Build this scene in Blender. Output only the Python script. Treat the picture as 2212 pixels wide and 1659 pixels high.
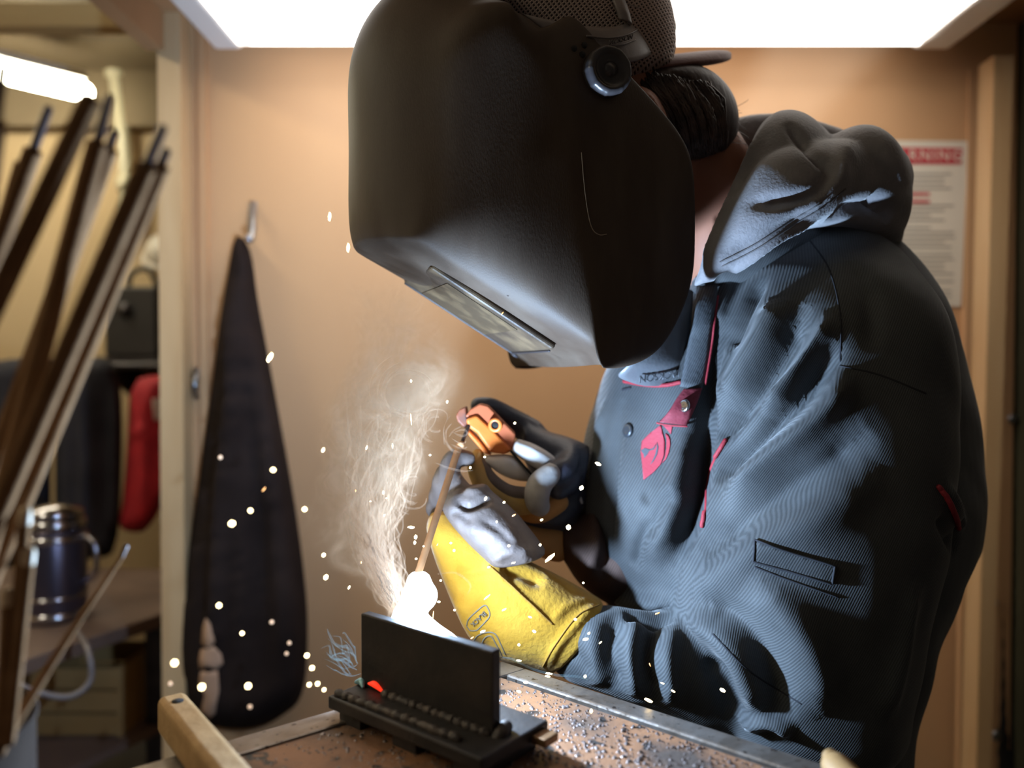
import bpy, bmesh, math, random
import numpy as np
from mathutils import Vector, Matrix
from mathutils.bvhtree import BVHTree
from mathutils.kdtree import KDTree
from mathutils import geometry as mgeo

# ------------------------------------------------------------------ scene, camera, light, exposure
scene = bpy.context.scene
COL = scene.collection
for o in list(bpy.data.objects):
    bpy.data.objects.remove(o, do_unlink=True)
W, H, F = 2212.0, 1659.0, 1700.0
PITCH = math.radians(-1.0)
CAM = Vector((0, 0, 1.28))
FWD = Vector((0, math.cos(PITCH), math.sin(PITCH)))
UPV = Vector((0, -math.sin(PITCH), math.cos(PITCH)))
RGT = Vector((1, 0, 0))
cam_data = bpy.data.cameras.new('camera')
cam = bpy.data.objects.new('camera', cam_data)
COL.objects.link(cam)
cam.location = CAM
cam.rotation_euler = (math.pi / 2 + PITCH, 0, 0)
cam_data.sensor_width = 36.0
cam_data.lens = F / W * 36.0
cam_data.clip_start = 0.02
cam_data.dof.use_dof = True
cam_data.dof.focus_distance = 0.70
cam_data.dof.aperture_fstop = 2.6
scene.camera = cam

world = bpy.data.worlds.new('world')
scene.world = world
world.use_nodes = True
bgn = world.node_tree.nodes['Background']
bgn.inputs[0].default_value = (1.0, 0.86, 0.72, 1)
bgn.inputs[1].default_value = 0.055

vs = scene.view_settings
vs.view_transform = 'Standard'
vs.look = 'None'
vs.exposure = 0.0
vs.gamma = 1.0
vs.use_curve_mapping = False
scene.cycles.use_denoising = True
scene.cycles.max_bounces = 4
scene.cycles.diffuse_bounces = 3
scene.cycles.glossy_bounces = 2
scene.cycles.adaptive_threshold = 0.03
scene.cycles.transparent_max_bounces = 24
scene.cycles.volume_step_rate = 1.0
scene.cycles.volume_bounces = 0
scene.cycles.sample_clamp_indirect = 4.0
scene.cycles.caustics_reflective = False
scene.cycles.caustics_refractive = False

FIXTURE_EMIT = 2.9      # booth ceiling fixture diffuser
SHOP_TUBE_EMIT = 40.0   # fluorescent batten in the shop beyond, also the added aisle ones
ARC_WATTS = 80.0
SMOKE_DENSITY = 46.0

# ------------------------------------------------------------------ helpers
TH = 0.275              # height of the camera above the table top
TZ = CAM.z - TH
rnd = random.Random(7)


def ray(px, py):
    return FWD + RGT * ((px - W / 2) / F) + UPV * (-(py - H / 2) / F)


DOFF = 0.0             # extra distance for everything placed while it is set


def P(px, py, d):
    return CAM + ray(px, py) * (d + DOFF)


def Z(px, py, z):
    r = ray(px, py)
    return CAM + r * ((z - CAM.z) / r.z)


def S(px, py, w, O, L):
    r = ray(px, py)
    return CAM + r * ((w - (CAM - O).dot(L)) / r.dot(L))


def cr(pts, n):
    """Catmull-Rom through rows of numbers, n samples"""
    p = np.array(pts, float)
    k = len(p)
    if k == 2:
        t = np.linspace(0, 1, n)[:, None]
        return p[0] * (1 - t) + p[1] * t
    q = np.vstack([2 * p[0] - p[1], p, 2 * p[-1] - p[-2]])
    out = []
    for u in np.linspace(0, k - 1 - 1e-9, n):
        i = int(u)
        t = u - i
        a, b, c, d = q[i], q[i + 1], q[i + 2], q[i + 3]
        out.append(0.5 * (2 * b + (c - a) * t + (2 * a - 5 * b + 4 * c - d) * t * t + (3 * b - a - 3 * c + d) * t ** 3))
    return np.array(out)


def node(nt, kind, **kw):
    n = nt.nodes.new(kind)
    for k, v in kw.items():
        setattr(n, k, v)
    return n


MATS = {}


def M(name, col, rough=0.6, metal=0.0, col2=None, vscale=12, detail=4, lo=0.35, hi=0.65, bump=0.0, bscale=80,
      spec=0.5, stretch=(1, 1, 1), emit=None, estr=0.0, sheen=0.0, twill=0.0, speckle=None, rvar=0.0, bdist=0.002):
    if name in MATS:
        return MATS[name]
    m = bpy.data.materials.new(name)
    MATS[name] = m
    m.use_nodes = True
    nt = m.node_tree
    b = nt.nodes['Principled BSDF']
    b.inputs['Base Color'].default_value = (*col, 1)
    b.inputs['Roughness'].default_value = rough
    b.inputs['Metallic'].default_value = metal
    b.inputs['Specular IOR Level'].default_value = spec
    if sheen:
        b.inputs['Sheen Weight'].default_value = sheen
        b.inputs['Sheen Roughness'].default_value = 0.4
    if emit:
        b.inputs['Emission Color'].default_value = (*emit, 1)
        b.inputs['Emission Strength'].default_value = estr
    tc = node(nt, 'ShaderNodeTexCoord')
    mp = node(nt, 'ShaderNodeMapping')
    mp.inputs['Scale'].default_value = stretch
    nt.links.new(tc.outputs['Object'], mp.inputs['Vector'])
    colout = None
    if col2 is not None:
        nz = node(nt, 'ShaderNodeTexNoise')
        nz.inputs['Scale'].default_value = vscale
        nz.inputs['Detail'].default_value = detail
        nt.links.new(mp.outputs[0], nz.inputs['Vector'])
        rp = node(nt, 'ShaderNodeValToRGB')
        rp.color_ramp.elements[0].position = lo
        rp.color_ramp.elements[1].position = hi
        rp.color_ramp.elements[0].color = (*col, 1)
        rp.color_ramp.elements[1].color = (*col2, 1)
        nt.links.new(nz.outputs['Fac'], rp.inputs[0])
        colout = rp.outputs[0]
        if rvar:
            mr = node(nt, 'ShaderNodeMapRange')
            mr.inputs['To Min'].default_value = rough - rvar
            mr.inputs['To Max'].default_value = rough + rvar
            nt.links.new(nz.outputs['Fac'], mr.inputs['Value'])
            nt.links.new(mr.outputs[0], b.inputs['Roughness'])
    if speckle is not None:
        sc_, thr, c3 = speckle
        nz = node(nt, 'ShaderNodeTexNoise')
        nz.inputs['Scale'].default_value = sc_
        nz.inputs['Detail'].default_value = 2
        nt.links.new(mp.outputs[0], nz.inputs['Vector'])
        rp = node(nt, 'ShaderNodeValToRGB')
        rp.color_ramp.elements[0].position = thr
        rp.color_ramp.elements[1].position = thr + 0.06
        nt.links.new(nz.outputs['Fac'], rp.inputs[0])
        mx = node(nt, 'ShaderNodeMix', data_type='RGBA')
        nt.links.new(rp.outputs[0], mx.inputs[0])
        if colout:
            nt.links.new(colout, mx.inputs[6])
        else:
            mx.inputs[6].default_value = (*col, 1)
        mx.inputs[7].default_value = (*c3, 1)
        colout = mx.outputs[2]
    hgt = None
    if twill:
        mp2 = node(nt, 'ShaderNodeMapping')
        mp2.inputs['Rotation'].default_value = (0, math.radians(-28), 0)
        nt.links.new(tc.outputs['Object'], mp2.inputs['Vector'])
        wv = node(nt, 'ShaderNodeTexWave', wave_type='BANDS', bands_direction='X')
        wv.inputs['Scale'].default_value = 150
        wv.inputs['Distortion'].default_value = 0.6
        wv.inputs['Detail'].default_value = 1
        wv.inputs['Detail Scale'].default_value = 3
        nt.links.new(mp2.outputs[0], wv.inputs['Vector'])
        mx = node(nt, 'ShaderNodeMix', data_type='RGBA', blend_type='MULTIPLY')
        mx.inputs[0].default_value = 1
        rp = node(nt, 'ShaderNodeValToRGB')
        rp.color_ramp.elements[0].color = (1 - twill, 1 - twill, 1 - twill, 1)
        rp.color_ramp.elements[1].color = (1 + 0.5 * twill,) * 3 + (1,)
        nt.links.new(wv.outputs['Fac'], rp.inputs[0])
        if colout:
            nt.links.new(colout, mx.inputs[6])
        else:
            mx.inputs[6].default_value = (*col, 1)
        nt.links.new(rp.outputs[0], mx.inputs[7])
        colout = mx.outputs[2]
        hgt = wv.outputs['Fac']
    if colout:
        nt.links.new(colout, b.inputs['Base Color'])
    if bump:
        nz = node(nt, 'ShaderNodeTexNoise')
        nz.inputs['Scale'].default_value = bscale
        nz.inputs['Detail'].default_value = 5
        nt.links.new(mp.outputs[0], nz.inputs['Vector'])
        bp = node(nt, 'ShaderNodeBump')
        bp.inputs['Strength'].default_value = bump
        bp.inputs['Distance'].default_value = bdist
        if hgt:
            ad = node(nt, 'ShaderNodeMath', operation='ADD')
            ml = node(nt, 'ShaderNodeMath', operation='MULTIPLY')
            ml.inputs[1].default_value = 0.35
            nt.links.new(hgt, ml.inputs[0])
            nt.links.new(ml.outputs[0], ad.inputs[0])
            nt.links.new(nz.outputs['Fac'], ad.inputs[1])
            nt.links.new(ad.outputs[0], bp.inputs['Height'])
        else:
            nt.links.new(nz.outputs['Fac'], bp.inputs['Height'])
        nt.links.new(bp.outputs[0], b.inputs['Normal'])
    return m


def thing(name, label, cat, loc, group=None):
    o = bpy.data.objects.new(name, None)
    o.empty_display_size = 0.02
    COL.objects.link(o)
    o.location = loc
    o['label'] = label
    o['category'] = cat
    if group:
        o['group'] = group
    return o


def tag(o, label, cat, group=None, kind=None):
    o['label'] = label
    o['category'] = cat
    if group:
        o['group'] = group
    if kind:
        o['kind'] = kind
    return o


def adopt(o, parent):
    """child keeps its world coordinates"""
    o.parent = parent
    mw = Matrix.Identity(4)
    q = parent
    mw = Matrix.Translation(q.location) if q.type == 'EMPTY' else Matrix.Identity(4)
    o.matrix_parent_inverse = mw.inverted()


def mk(name, verts, faces, mat, parent=None, smooth=True, kind=None):
    me = bpy.data.meshes.new(name)
    me.from_pydata([tuple(v) for v in verts], [], [tuple(f) for f in faces])
    me.validate()
    bm = bmesh.new()
    bm.from_mesh(me)
    bmesh.ops.recalc_face_normals(bm, faces=bm.faces)
    bm.to_mesh(me)
    bm.free()
    if smooth:
        me.polygons.foreach_set('use_smooth', [True] * len(me.polygons))
    me.materials.append(mat)
    o = bpy.data.objects.new(name, me)
    COL.objects.link(o)
    if parent:
        adopt(o, parent)
    if kind:
        o['kind'] = kind
    return o


def struct(name, verts, faces, mat, parent=None, smooth=False):
    o = mk(name, verts, faces, mat, parent, smooth)
    if not parent:
        o['kind'] = 'structure'
    return o


def bevel(o, w=0.002, seg=2):
    m = o.modifiers.new('bevel', 'BEVEL')
    m.width = w
    m.segments = seg
    m.limit_method = 'ANGLE'
    return o


def subsurf(o, n=2):
    m = o.modifiers.new('sub', 'SUBSURF')
    m.levels = n
    m.render_levels = n
    return o


def box(x0, x1, y0, y1, z0, z1):
    v = [(x, y, z) for x in (x0, x1) for y in (y0, y1) for z in (z0, z1)]
    f = [(0, 1, 3, 2), (4, 6, 7, 5), (0, 4, 5, 1), (2, 3, 7, 6), (0, 2, 6, 4), (1, 5, 7, 3)]
    return v, f


def hexa(c8):
    """8 corners: 4 bottom loop, 4 top loop"""
    return list(c8), [(0, 3, 2, 1), (4, 5, 6, 7), (0, 1, 5, 4), (1, 2, 6, 5), (2, 3, 7, 6), (3, 0, 4, 7)]


def slab(quad, off):
    q = [Vector(p) for p in quad]
    return hexa(q + [p + Vector(off) for p in q])


def prism(poly, off):
    n = len(poly)
    off = Vector(off)
    v = [Vector(p) for p in poly] + [Vector(p) + off for p in poly]
    f = [tuple(range(n))[::-1], tuple(range(n, 2 * n))]
    f += [(i, (i + 1) % n, n + (i + 1) % n, n + i) for i in range(n)]
    return v, f


def join(parts):
    V, Fc = [], []
    for v, f in parts:
        k = len(V)
        V += list(v)
        Fc += [tuple(i + k for i in q) for q in f]
    return V, Fc


def rings_to_mesh(rings, cap=True):
    nr, ns = len(rings), len(rings[0])
    V = [Vector(p) for r in rings for p in r]
    Fc = []
    for i in range(nr - 1):
        for j in range(ns):
            Fc.append((i * ns + j, i * ns + (j + 1) % ns, (i + 1) * ns + (j + 1) % ns, (i + 1) * ns + j))
    if cap:
        for i in (0, nr - 1):
            c = sum((Vector(p) for p in rings[i]), Vector()) / ns
            V.append(c)
            k = len(V) - 1
            for j in range(ns):
                Fc.append((i * ns + j, i * ns + (j + 1) % ns, k))
    return V, Fc


def loft(rows, nr=40, ns=40, e=2.3, cap=True, dome=True):
    """rows: (ax, ay, bx, by, depth_a, depth_b, half_thickness): each ring an ellipse between two image rays at their own distances"""
    R = cr([(r if len(r) == 7 else (r[0], r[1], r[2], r[3], r[4], r[4], r[5])) for r in rows], nr)
    rings = []
    for r in R:
        A = P(r[0], r[1], r[4])
        B = P(r[2], r[3], r[5])
        c = (A + B) / 2
        a1 = (B - A) / 2
        n = FWD - a1.normalized() * FWD.dot(a1.normalized())
        n.normalize()
        ring = []
        for j in range(ns):
            t = 2 * math.pi * j / ns
            ct, st = math.cos(t), math.sin(t)
            x = math.copysign(abs(ct) ** (2 / e), ct)
            y = math.copysign(abs(st) ** (2 / e), st)
            ring.append(c + a1 * x + n * (y * max(r[6], 1e-4)))
        rings.append(ring)
    if dome:
        def shrink(ring, k, d):
            c = sum(ring, Vector()) / len(ring)
            return [c + (p - c) * k + d for p in ring]
        d0 = sum(rings[0], Vector()) / ns - sum(rings[1], Vector()) / ns
        d1 = sum(rings[-1], Vector()) / ns - sum(rings[-2], Vector()) / ns
        pre = [shrink(rings[0], k, d0 * t) for k, t in ((0.5, 1.0), (0.85, 0.7))]
        post = [shrink(rings[-1], k, d1 * t) for k, t in ((0.85, 0.7), (0.5, 1.0))]
        rings = pre + rings + post
    return rings_to_mesh(rings, cap)


def tube(pts, rad, n=None, ns=12, flat=1.0, cap=True, up=None):
    """tube along 3-D points with radii; round ends"""
    pts = [Vector(p) for p in pts]
    if not hasattr(rad, '__len__'):
        rad = [rad] * len(pts)
    n = n or max(2, (len(pts) - 1) * 6 + 1)
    D = cr([(*p, r) for p, r in zip(pts, rad)], n) if len(pts) > 1 else None
    C = [Vector(d[:3]) for d in D]
    R = [d[3] for d in D]
    T = [(C[min(i + 1, n - 1)] - C[max(i - 1, 0)]).normalized() for i in range(n)]
    u = Vector(up) if up is not None else (Vector((0, 0, 1)) if abs(T[0].z) < 0.9 else Vector((0, 1, 0)))
    rings = []
    for i in range(n):
        t = T[i]
        u = (u - t * u.dot(t))
        u.normalize()
        v = t.cross(u)
        rings.append([C[i] + (u * math.cos(a) * flat + v * math.sin(a)) * R[i] for a in [2 * math.pi * j / ns for j in range(ns)]])
    if cap:
        def capr(i, s):
            out = []
            for k, tt in ((0.45, 0.9), (0.8, 0.6)):
                out.append([C[i] + (p - C[i]) * k + T[i] * (s * R[i] * tt) for p in rings[i]])
            return out
        a = capr(0, -1)
        b = capr(n - 1, 1)[::-1]
        rings = a + rings + b
    return rings_to_mesh(rings, cap)


def lathe(profile, base, axis, ns=32, cap=True):
    axis = Vector(axis).normalized()
    u = axis.orthogonal().normalized()
    v = axis.cross(u)
    base = Vector(base)
    rings = []
    for r, h in profile:
        rings.append([base + axis * h + (u * math.cos(2 * math.pi * j / ns) + v * math.sin(2 * math.pi * j / ns)) * max(r, 1e-5) for j in range(ns)])
    return rings_to_mesh(rings, cap)


def inflate(poly, d, thick, R, step=14, back=0.4, curve=None, smoothpoly=3):
    """a soft body with the outline poly (image rays at distance d), thick towards the viewer, R px the rounding"""
    pl = cr(list(poly) + [poly[0]], len(poly) * smoothpoly)[:-1] if smoothpoly else np.array(poly, float)
    x0, y0 = pl.min(0)
    x1, y1 = pl.max(0)
    gx, gy = np.meshgrid(np.arange(x0, x1, step), np.arange(y0, y1, step))
    pts = np.stack([gx.ravel() + (np.arange(gx.size) % 2) * 0.3, gy.ravel()], 1)

    def dist(q):
        a, b = pl, np.roll(pl, -1, 0)
        ab = b - a
        t = np.clip(((q[:, None] - a) * ab).sum(2) / (ab ** 2).sum(1).clip(1e-9), 0, 1)
        return np.sqrt((((a + t[..., None] * ab) - q[:, None]) ** 2).sum(2)).min(1)
    inside = np.zeros(len(pts), bool)
    a, b = pl, np.roll(pl, -1, 0)
    for (ax, ay), (bx, by) in zip(a, b):
        c = ((ay > pts[:, 1]) != (by > pts[:, 1])) & (pts[:, 0] < (bx - ax) * (pts[:, 1] - ay) / (by - ay + 1e-12) + ax)
        inside ^= c
    pts = pts[inside]
    pts = pts[dist(pts) > step * 0.6]
    n = len(pl)
    allp = [Vector((p[0], p[1])) for p in pl] + [Vector((p[0], p[1])) for p in pts]
    res = mgeo.delaunay_2d_cdt(allp, [(i, (i + 1) % n) for i in range(n)], [], 1, 1e-4)
    vv, ff = res[0], res[2]
    q = np.array([(v.x, v.y) for v in vv])
    dd = dist(q)
    k = np.minimum(dd / R, 1)
    h = np.sqrt(np.maximum(1 - (1 - k) ** 2, 0))
    V = []
    for (x, y), t in zip(q, h):
        dz = curve(x, y) if curve else 0
        V.append(P(x, y, d + dz - thick * t))
    m = len(V)
    for (x, y), t in zip(q, h):
        dz = curve(x, y) if curve else 0
        V.append(P(x, y, d + dz + thick * back * t + 1e-4))
    Fc = [tuple(f) for f in ff] + [tuple(i + m for i in f)[::-1] for f in ff]
    edge = [i for i in range(m) if dd[i] < 1e-3]
    # stitch rim
    cnt = {}
    for f in ff:
        for i in range(len(f)):
            e = (f[i], f[(i + 1) % len(f)])
            cnt[tuple(sorted(e))] = cnt.get(tuple(sorted(e)), []) + [e]
    for k_, es in cnt.items():
        if len(es) == 1:
            i, j = es[0]
            Fc.append((j, i, i + m, j + m))
    return V, Fc


def remesh(parts, voxel, smooth_it=6, factor=0.5):
    V, Fc = join(parts)
    me = bpy.data.meshes.new('tmp')
    me.from_pydata([tuple(v) for v in V], [], Fc)
    bm = bmesh.new()
    bm.from_mesh(me)
    bmesh.ops.recalc_face_normals(bm, faces=bm.faces)
    bm.to_mesh(me)
    bm.free()
    o = bpy.data.objects.new('tmp', me)
    COL.objects.link(o)
    r = o.modifiers.new('r', 'REMESH')
    r.mode = 'VOXEL'
    r.voxel_size = voxel
    if smooth_it:
        s = o.modifiers.new('s', 'SMOOTH')
        s.iterations = smooth_it
        s.factor = factor
    dg = bpy.context.evaluated_depsgraph_get()
    ev = o.evaluated_get(dg)
    m2 = ev.to_mesh()
    V = [v.co.copy() for v in m2.vertices]
    Fc = [tuple(p.vertices) for p in m2.polygons]
    ev.to_mesh_clear()
    bpy.data.objects.remove(o, do_unlink=True)
    bpy.data.meshes.remove(me)
    return V, Fc


def vnormals(V, Fc):
    me = bpy.data.meshes.new('t')
    me.from_pydata([tuple(v) for v in V], [], Fc)
    N = np.array([tuple(v.normal) for v in me.vertices])
    bpy.data.meshes.remove(me)
    return N


def sculpt(V, Fc, strokes):
    """press folds into a cloth surface: each stroke a line on the surface (found by looking along image rays), a width and a height"""
    V = np.array([tuple(v) for v in V])
    bvh = BVHTree.FromPolygons([Vector(v) for v in V], Fc)
    N = vnormals(V, Fc)
    out = V.copy()
    for st in strokes:
        pts, wid, amp = st[:3]
        w_side = st[3] if len(st) > 3 else wid     # softer on the second side
        line = cr(pts, max(8, len(pts) * 10))
        L3, prof = [], []
        for i, (x, y) in enumerate(line):
            hit = bvh.ray_cast(CAM, ray(x, y).normalized())
            if hit[0] is not None:
                L3.append(tuple(hit[0]))
                u = i / (len(line) - 1)
                prof.append(min(1, min(u, 1 - u) * 5 + 0.05))
        if len(L3) < 2:
            continue
        L3 = np.array(L3)
        prof = np.array(prof)
        lo, hi = L3.min(0) - 3.2 * max(wid, w_side), L3.max(0) + 3.2 * max(wid, w_side)
        idx = np.where(((V > lo) & (V < hi)).all(1))[0]
        if not len(idx):
            continue
        for c0 in range(0, len(idx), 20000):
            ii = idx[c0:c0 + 20000]
            dv = V[ii][:, None, :] - L3[None]
            d2 = (dv ** 2).sum(2)
            j = d2.argmin(1)
            dm = np.sqrt(d2[np.arange(len(ii)), j])
            tan = L3[np.minimum(j + 1, len(L3) - 1)] - L3[np.maximum(j - 1, 0)]
            side = np.cross(tan, dv[np.arange(len(ii)), j])
            sgn = (side * np.array(tuple(FWD))).sum(1)
            ww = np.where(sgn > 0, wid, w_side)
            g = np.exp(-(dm / ww) ** 2) * prof[j] * amp
            out[ii] += N[ii] * g[:, None]
    return [Vector(v) for v in out], Fc


def on_surface(bvh, px, py, off=0.001):
    h = bvh.ray_cast(CAM, ray(px, py).normalized())
    if h[0] is None:
        return None, None
    n = h[1]
    if n.dot(FWD) > 0:
        n = -n
    return h[0] + n * off, n


def decal(poly, bvh, off, thick, step=6):
    """a thin patch lying on a surface, with the outline poly"""
    pl = np.array(poly, float)
    n = len(pl)
    x0, y0 = pl.min(0)
    x1, y1 = pl.max(0)
    gx, gy = np.meshgrid(np.arange(x0, x1, step), np.arange(y0, y1, step))
    pts = np.stack([gx.ravel(), gy.ravel()], 1)
    ins = np.zeros(len(pts), bool)
    for (ax, ay), (bx, by) in zip(pl, np.roll(pl, -1, 0)):
        ins ^= ((ay > pts[:, 1]) != (by > pts[:, 1])) & (pts[:, 0] < (bx - ax) * (pts[:, 1] - ay) / (by - ay + 1e-12) + ax)
    pts = pts[ins]
    allp = [Vector(p) for p in pl] + [Vector(p) for p in pts]
    res = mgeo.delaunay_2d_cdt(allp, [(i, (i + 1) % n) for i in range(n)], [], 1, 1e-4)
    vv, ff = res[0], res[2]
    top, bot = [], []
    last = None
    for v in vv:
        p, nn = on_surface(bvh, v.x, v.y, 0)
        if p is None:
            p, nn = last
        last = (p, nn)
        top.append(p + nn * (off + thick))
        bot.append(p + nn * off)
    m = len(vv)
    Fc = [tuple(f) for f in ff] + [tuple(i + m for i in f)[::-1] for f in ff]
    cnt = {}
    for f in ff:
        for i in range(len(f)):
            e = (f[i], f[(i + 1) % len(f)])
            k = tuple(sorted(e))
            cnt[k] = cnt.get(k, []) + [e]
    for es in cnt.values():
        if len(es) == 1:
            i, j = es[0]
            Fc.append((j, i, i + m, j + m))
    return top + bot, Fc


def text_mesh(name, body, size, mat, parent, origin, xdir, ydir, depth=0.0005, spacing=1.0):
    cu = bpy.data.curves.new(name, 'FONT')
    cu.body = body
    cu.size = size
    cu.extrude = depth
    cu.align_x = 'CENTER'
    cu.align_y = 'CENTER'
    cu.space_character = spacing
    o = bpy.data.objects.new(name, cu)
    COL.objects.link(o)
    dg = bpy.context.evaluated_depsgraph_get()
    me = bpy.data.meshes.new_from_object(o.evaluated_get(dg))
    bpy.data.objects.remove(o, do_unlink=True)
    bpy.data.curves.remove(cu)
    x = Vector(xdir).normalized()
    y = Vector(ydir).normalized()
    z = x.cross(y)
    mw = Matrix((x, y, z)).transposed().to_4x4()
    mw.translation = Vector(origin)
    me.transform(mw)
    me.name = name
    me.materials.clear()
    me.materials.append(mat)
    t = bpy.data.objects.new(name, me)
    COL.objects.link(t)
    adopt(t, parent)
    return t

# ------------------------------------------------------------------ the setting: booth and shop beyond
ply = M('plywood', (0.53, 0.295, 0.145), 0.65, col2=(0.61, 0.365, 0.19), vscale=2.2, stretch=(1, 1, 0.35), lo=0.3, hi=0.75, bump=0.05, bscale=60)
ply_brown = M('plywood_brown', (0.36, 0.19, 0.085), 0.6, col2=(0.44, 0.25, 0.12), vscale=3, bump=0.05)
pine = M('pine_trim', (0.62, 0.42, 0.23), 0.55, col2=(0.54, 0.34, 0.17), vscale=6, stretch=(4, 4, 0.4), bump=0.05)
concrete = M('concrete', (0.055, 0.05, 0.05), 0.85, col2=(0.09, 0.085, 0.08), vscale=5, bump=0.2)
shop_wall = M('shop_wall', (0.52, 0.38, 0.22), 0.8, col2=(0.58, 0.43, 0.26), vscale=1.5)
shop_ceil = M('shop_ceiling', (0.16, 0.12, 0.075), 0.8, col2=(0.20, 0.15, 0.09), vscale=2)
black_cloth = M('black_cloth', (0.012, 0.011, 0.016), 0.9, col2=(0.022, 0.02, 0.028), vscale=20, bump=0.3, bscale=50, spec=0.2)
CZ = CAM.z
YW = 1.6
struct('floor', *box(-3.2, 2.6, -0.6, 3.5, -0.05, 0.0), concrete)
wb = struct('wall_back', *box(-0.648, 1.02, YW, YW + 0.03, 0, CZ + 0.70), ply)
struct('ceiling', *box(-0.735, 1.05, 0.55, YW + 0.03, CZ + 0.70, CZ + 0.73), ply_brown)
struct('trim_1', *box(-0.694, -0.648, YW - 0.05, YW + 0.03, 0, CZ + 0.70), pine)                       # left jamb of the booth
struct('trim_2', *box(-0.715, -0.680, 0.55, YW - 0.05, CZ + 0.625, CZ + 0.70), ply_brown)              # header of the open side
struct('trim_3', *box(-0.630, -0.614, YW - 0.012, YW, 0, CZ + 0.70), ply)                              # batten in the corner
a, b_ = P(2108, 1700, 1.5), P(2140, 1700, 1.5)
c, d_ = P(2148, 120, 1.5), P(2190, 120, 1.5)
struct('trim_4', *slab([a, b_, d_, c], (0, 0.05, 0)), pine)
a, b_ = P(2070, 1700, 1.585), P(2086, 1700, 1.585)
c, d_ = P(2094, 150, 1.585), P(2112, 150, 1.585)
struct('trim_5', *slab([a, b_, d_, c], (0, 0.014, 0)), ply)
struct('wall_right', *box(1.03, 1.06, 1.0, 1.66, 0, CZ + 0.70), M('olive_panel', (0.07, 0.065, 0.035), 0.7, col2=(0.10, 0.09, 0.05), vscale=4))
struct('wall_far', *box(-3.2, 2.6, 3.4, 3.45, 0, CZ + 1.25), shop_wall)
struct('wall_far_left', *box(-3.2, -3.15, -0.6, 3.4, 0, CZ + 1.25), shop_wall)
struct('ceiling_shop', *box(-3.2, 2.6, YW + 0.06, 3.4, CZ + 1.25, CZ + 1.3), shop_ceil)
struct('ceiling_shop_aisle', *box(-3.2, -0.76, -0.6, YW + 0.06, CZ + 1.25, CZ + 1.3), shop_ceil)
struct('beam_1', *box(-3.1, -0.78, 2.2, 2.26, CZ + 0.955, CZ + 1.02), M('beam_wood', (0.50, 0.33, 0.14), 0.6, col2=(0.56, 0.38, 0.17), vscale=5, stretch=(0.4, 3, 3)))
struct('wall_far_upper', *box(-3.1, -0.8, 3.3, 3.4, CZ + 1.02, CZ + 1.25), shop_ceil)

# ceiling light fixture of the booth
white_paint = M('white_enamel', (0.78, 0.76, 0.74), 0.4)
diff_m = M('lit_diffuser', (0.9, 0.9, 0.9), 0.5, emit=(1.0, 0.93, 0.84), estr=FIXTURE_EMIT)
tube_m = M('lit_tube', (0.9, 0.9, 0.9), 0.5, emit=(1.0, 0.96, 0.9), estr=FIXTURE_EMIT * 2)
tube_m.cycles.emission_sampling = 'NONE'
fx0, fx1, fy0, fy1, fz = -0.56, 0.82, 0.93, 1.50, CZ + 0.60
lf = thing('ceiling_light', 'long white fluorescent light fixture glowing under the booth ceiling', 'light fixture', (0.13, 1.2, CZ + 0.70))
bevel(mk('housing', *box(fx0, fx1, fy0, fy1, fz + 0.045, CZ + 0.698), white_paint, lf, smooth=False), 0.01, 3)


def wrap_lens(x0, x1, y0, y1, zb, zt, r):
    prof = [(y0, zt), (y0, zb + r)]
    prof += [(y0 + r - r * math.cos(t), zb + r - r * math.sin(t)) for t in np.linspace(0.2, math.pi / 2, 6)]
    prof += [(y1 - r + r * math.sin(t), zb + r - r * math.cos(t)) for t in np.linspace(0, math.pi / 2, 6)]
    prof += [(y1, zt)]
    return prism([(x0, y, z) for y, z in prof], (x1 - x0, 0, 0))


mk('diffuser', *wrap_lens(fx0 + 0.055, fx1 - 0.07, fy0 + 0.01, fy1 - 0.012, fz, fz + 0.046, 0.03), diff_m, lf, smooth=False)
bevel(mk('end_cap', *wrap_lens(fx0 + 0.004, fx0 + 0.056, fy0, fy1, fz - 0.002, fz + 0.05, 0.03), white_paint, lf, smooth=False), 0.008, 3)
bevel(mk('end_cap', *wrap_lens(fx1 - 0.071, fx1 - 0.004, fy0, fy1, fz - 0.002, fz + 0.05, 0.03), white_paint, lf, smooth=False), 0.008, 3)
for yy in (1.05, 1.25, 1.42):
    mk('lamp_tube', *lathe([(0.0, 0), (0.013, 0.0), (0.013, 1.2), (0.0, 1.2)], (fx0 + 0.09, yy, fz - 0.004), (1, 0, 0), 16), tube_m, lf)

# warning poster
paper = M('poster_paper', (0.72, 0.66, 0.55), 0.6, col2=(0.76, 0.70, 0.6), vscale=3)
red_print = M('red_print', (0.50, 0.035, 0.055), 0.6)
grey_print = M('grey_print', (0.36, 0.33, 0.29), 0.7)
yp = YW - 0.004


def PW(px, py):
    r = ray(px, py)
    return CAM + r * ((yp - CAM.y) / r.y)


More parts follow.
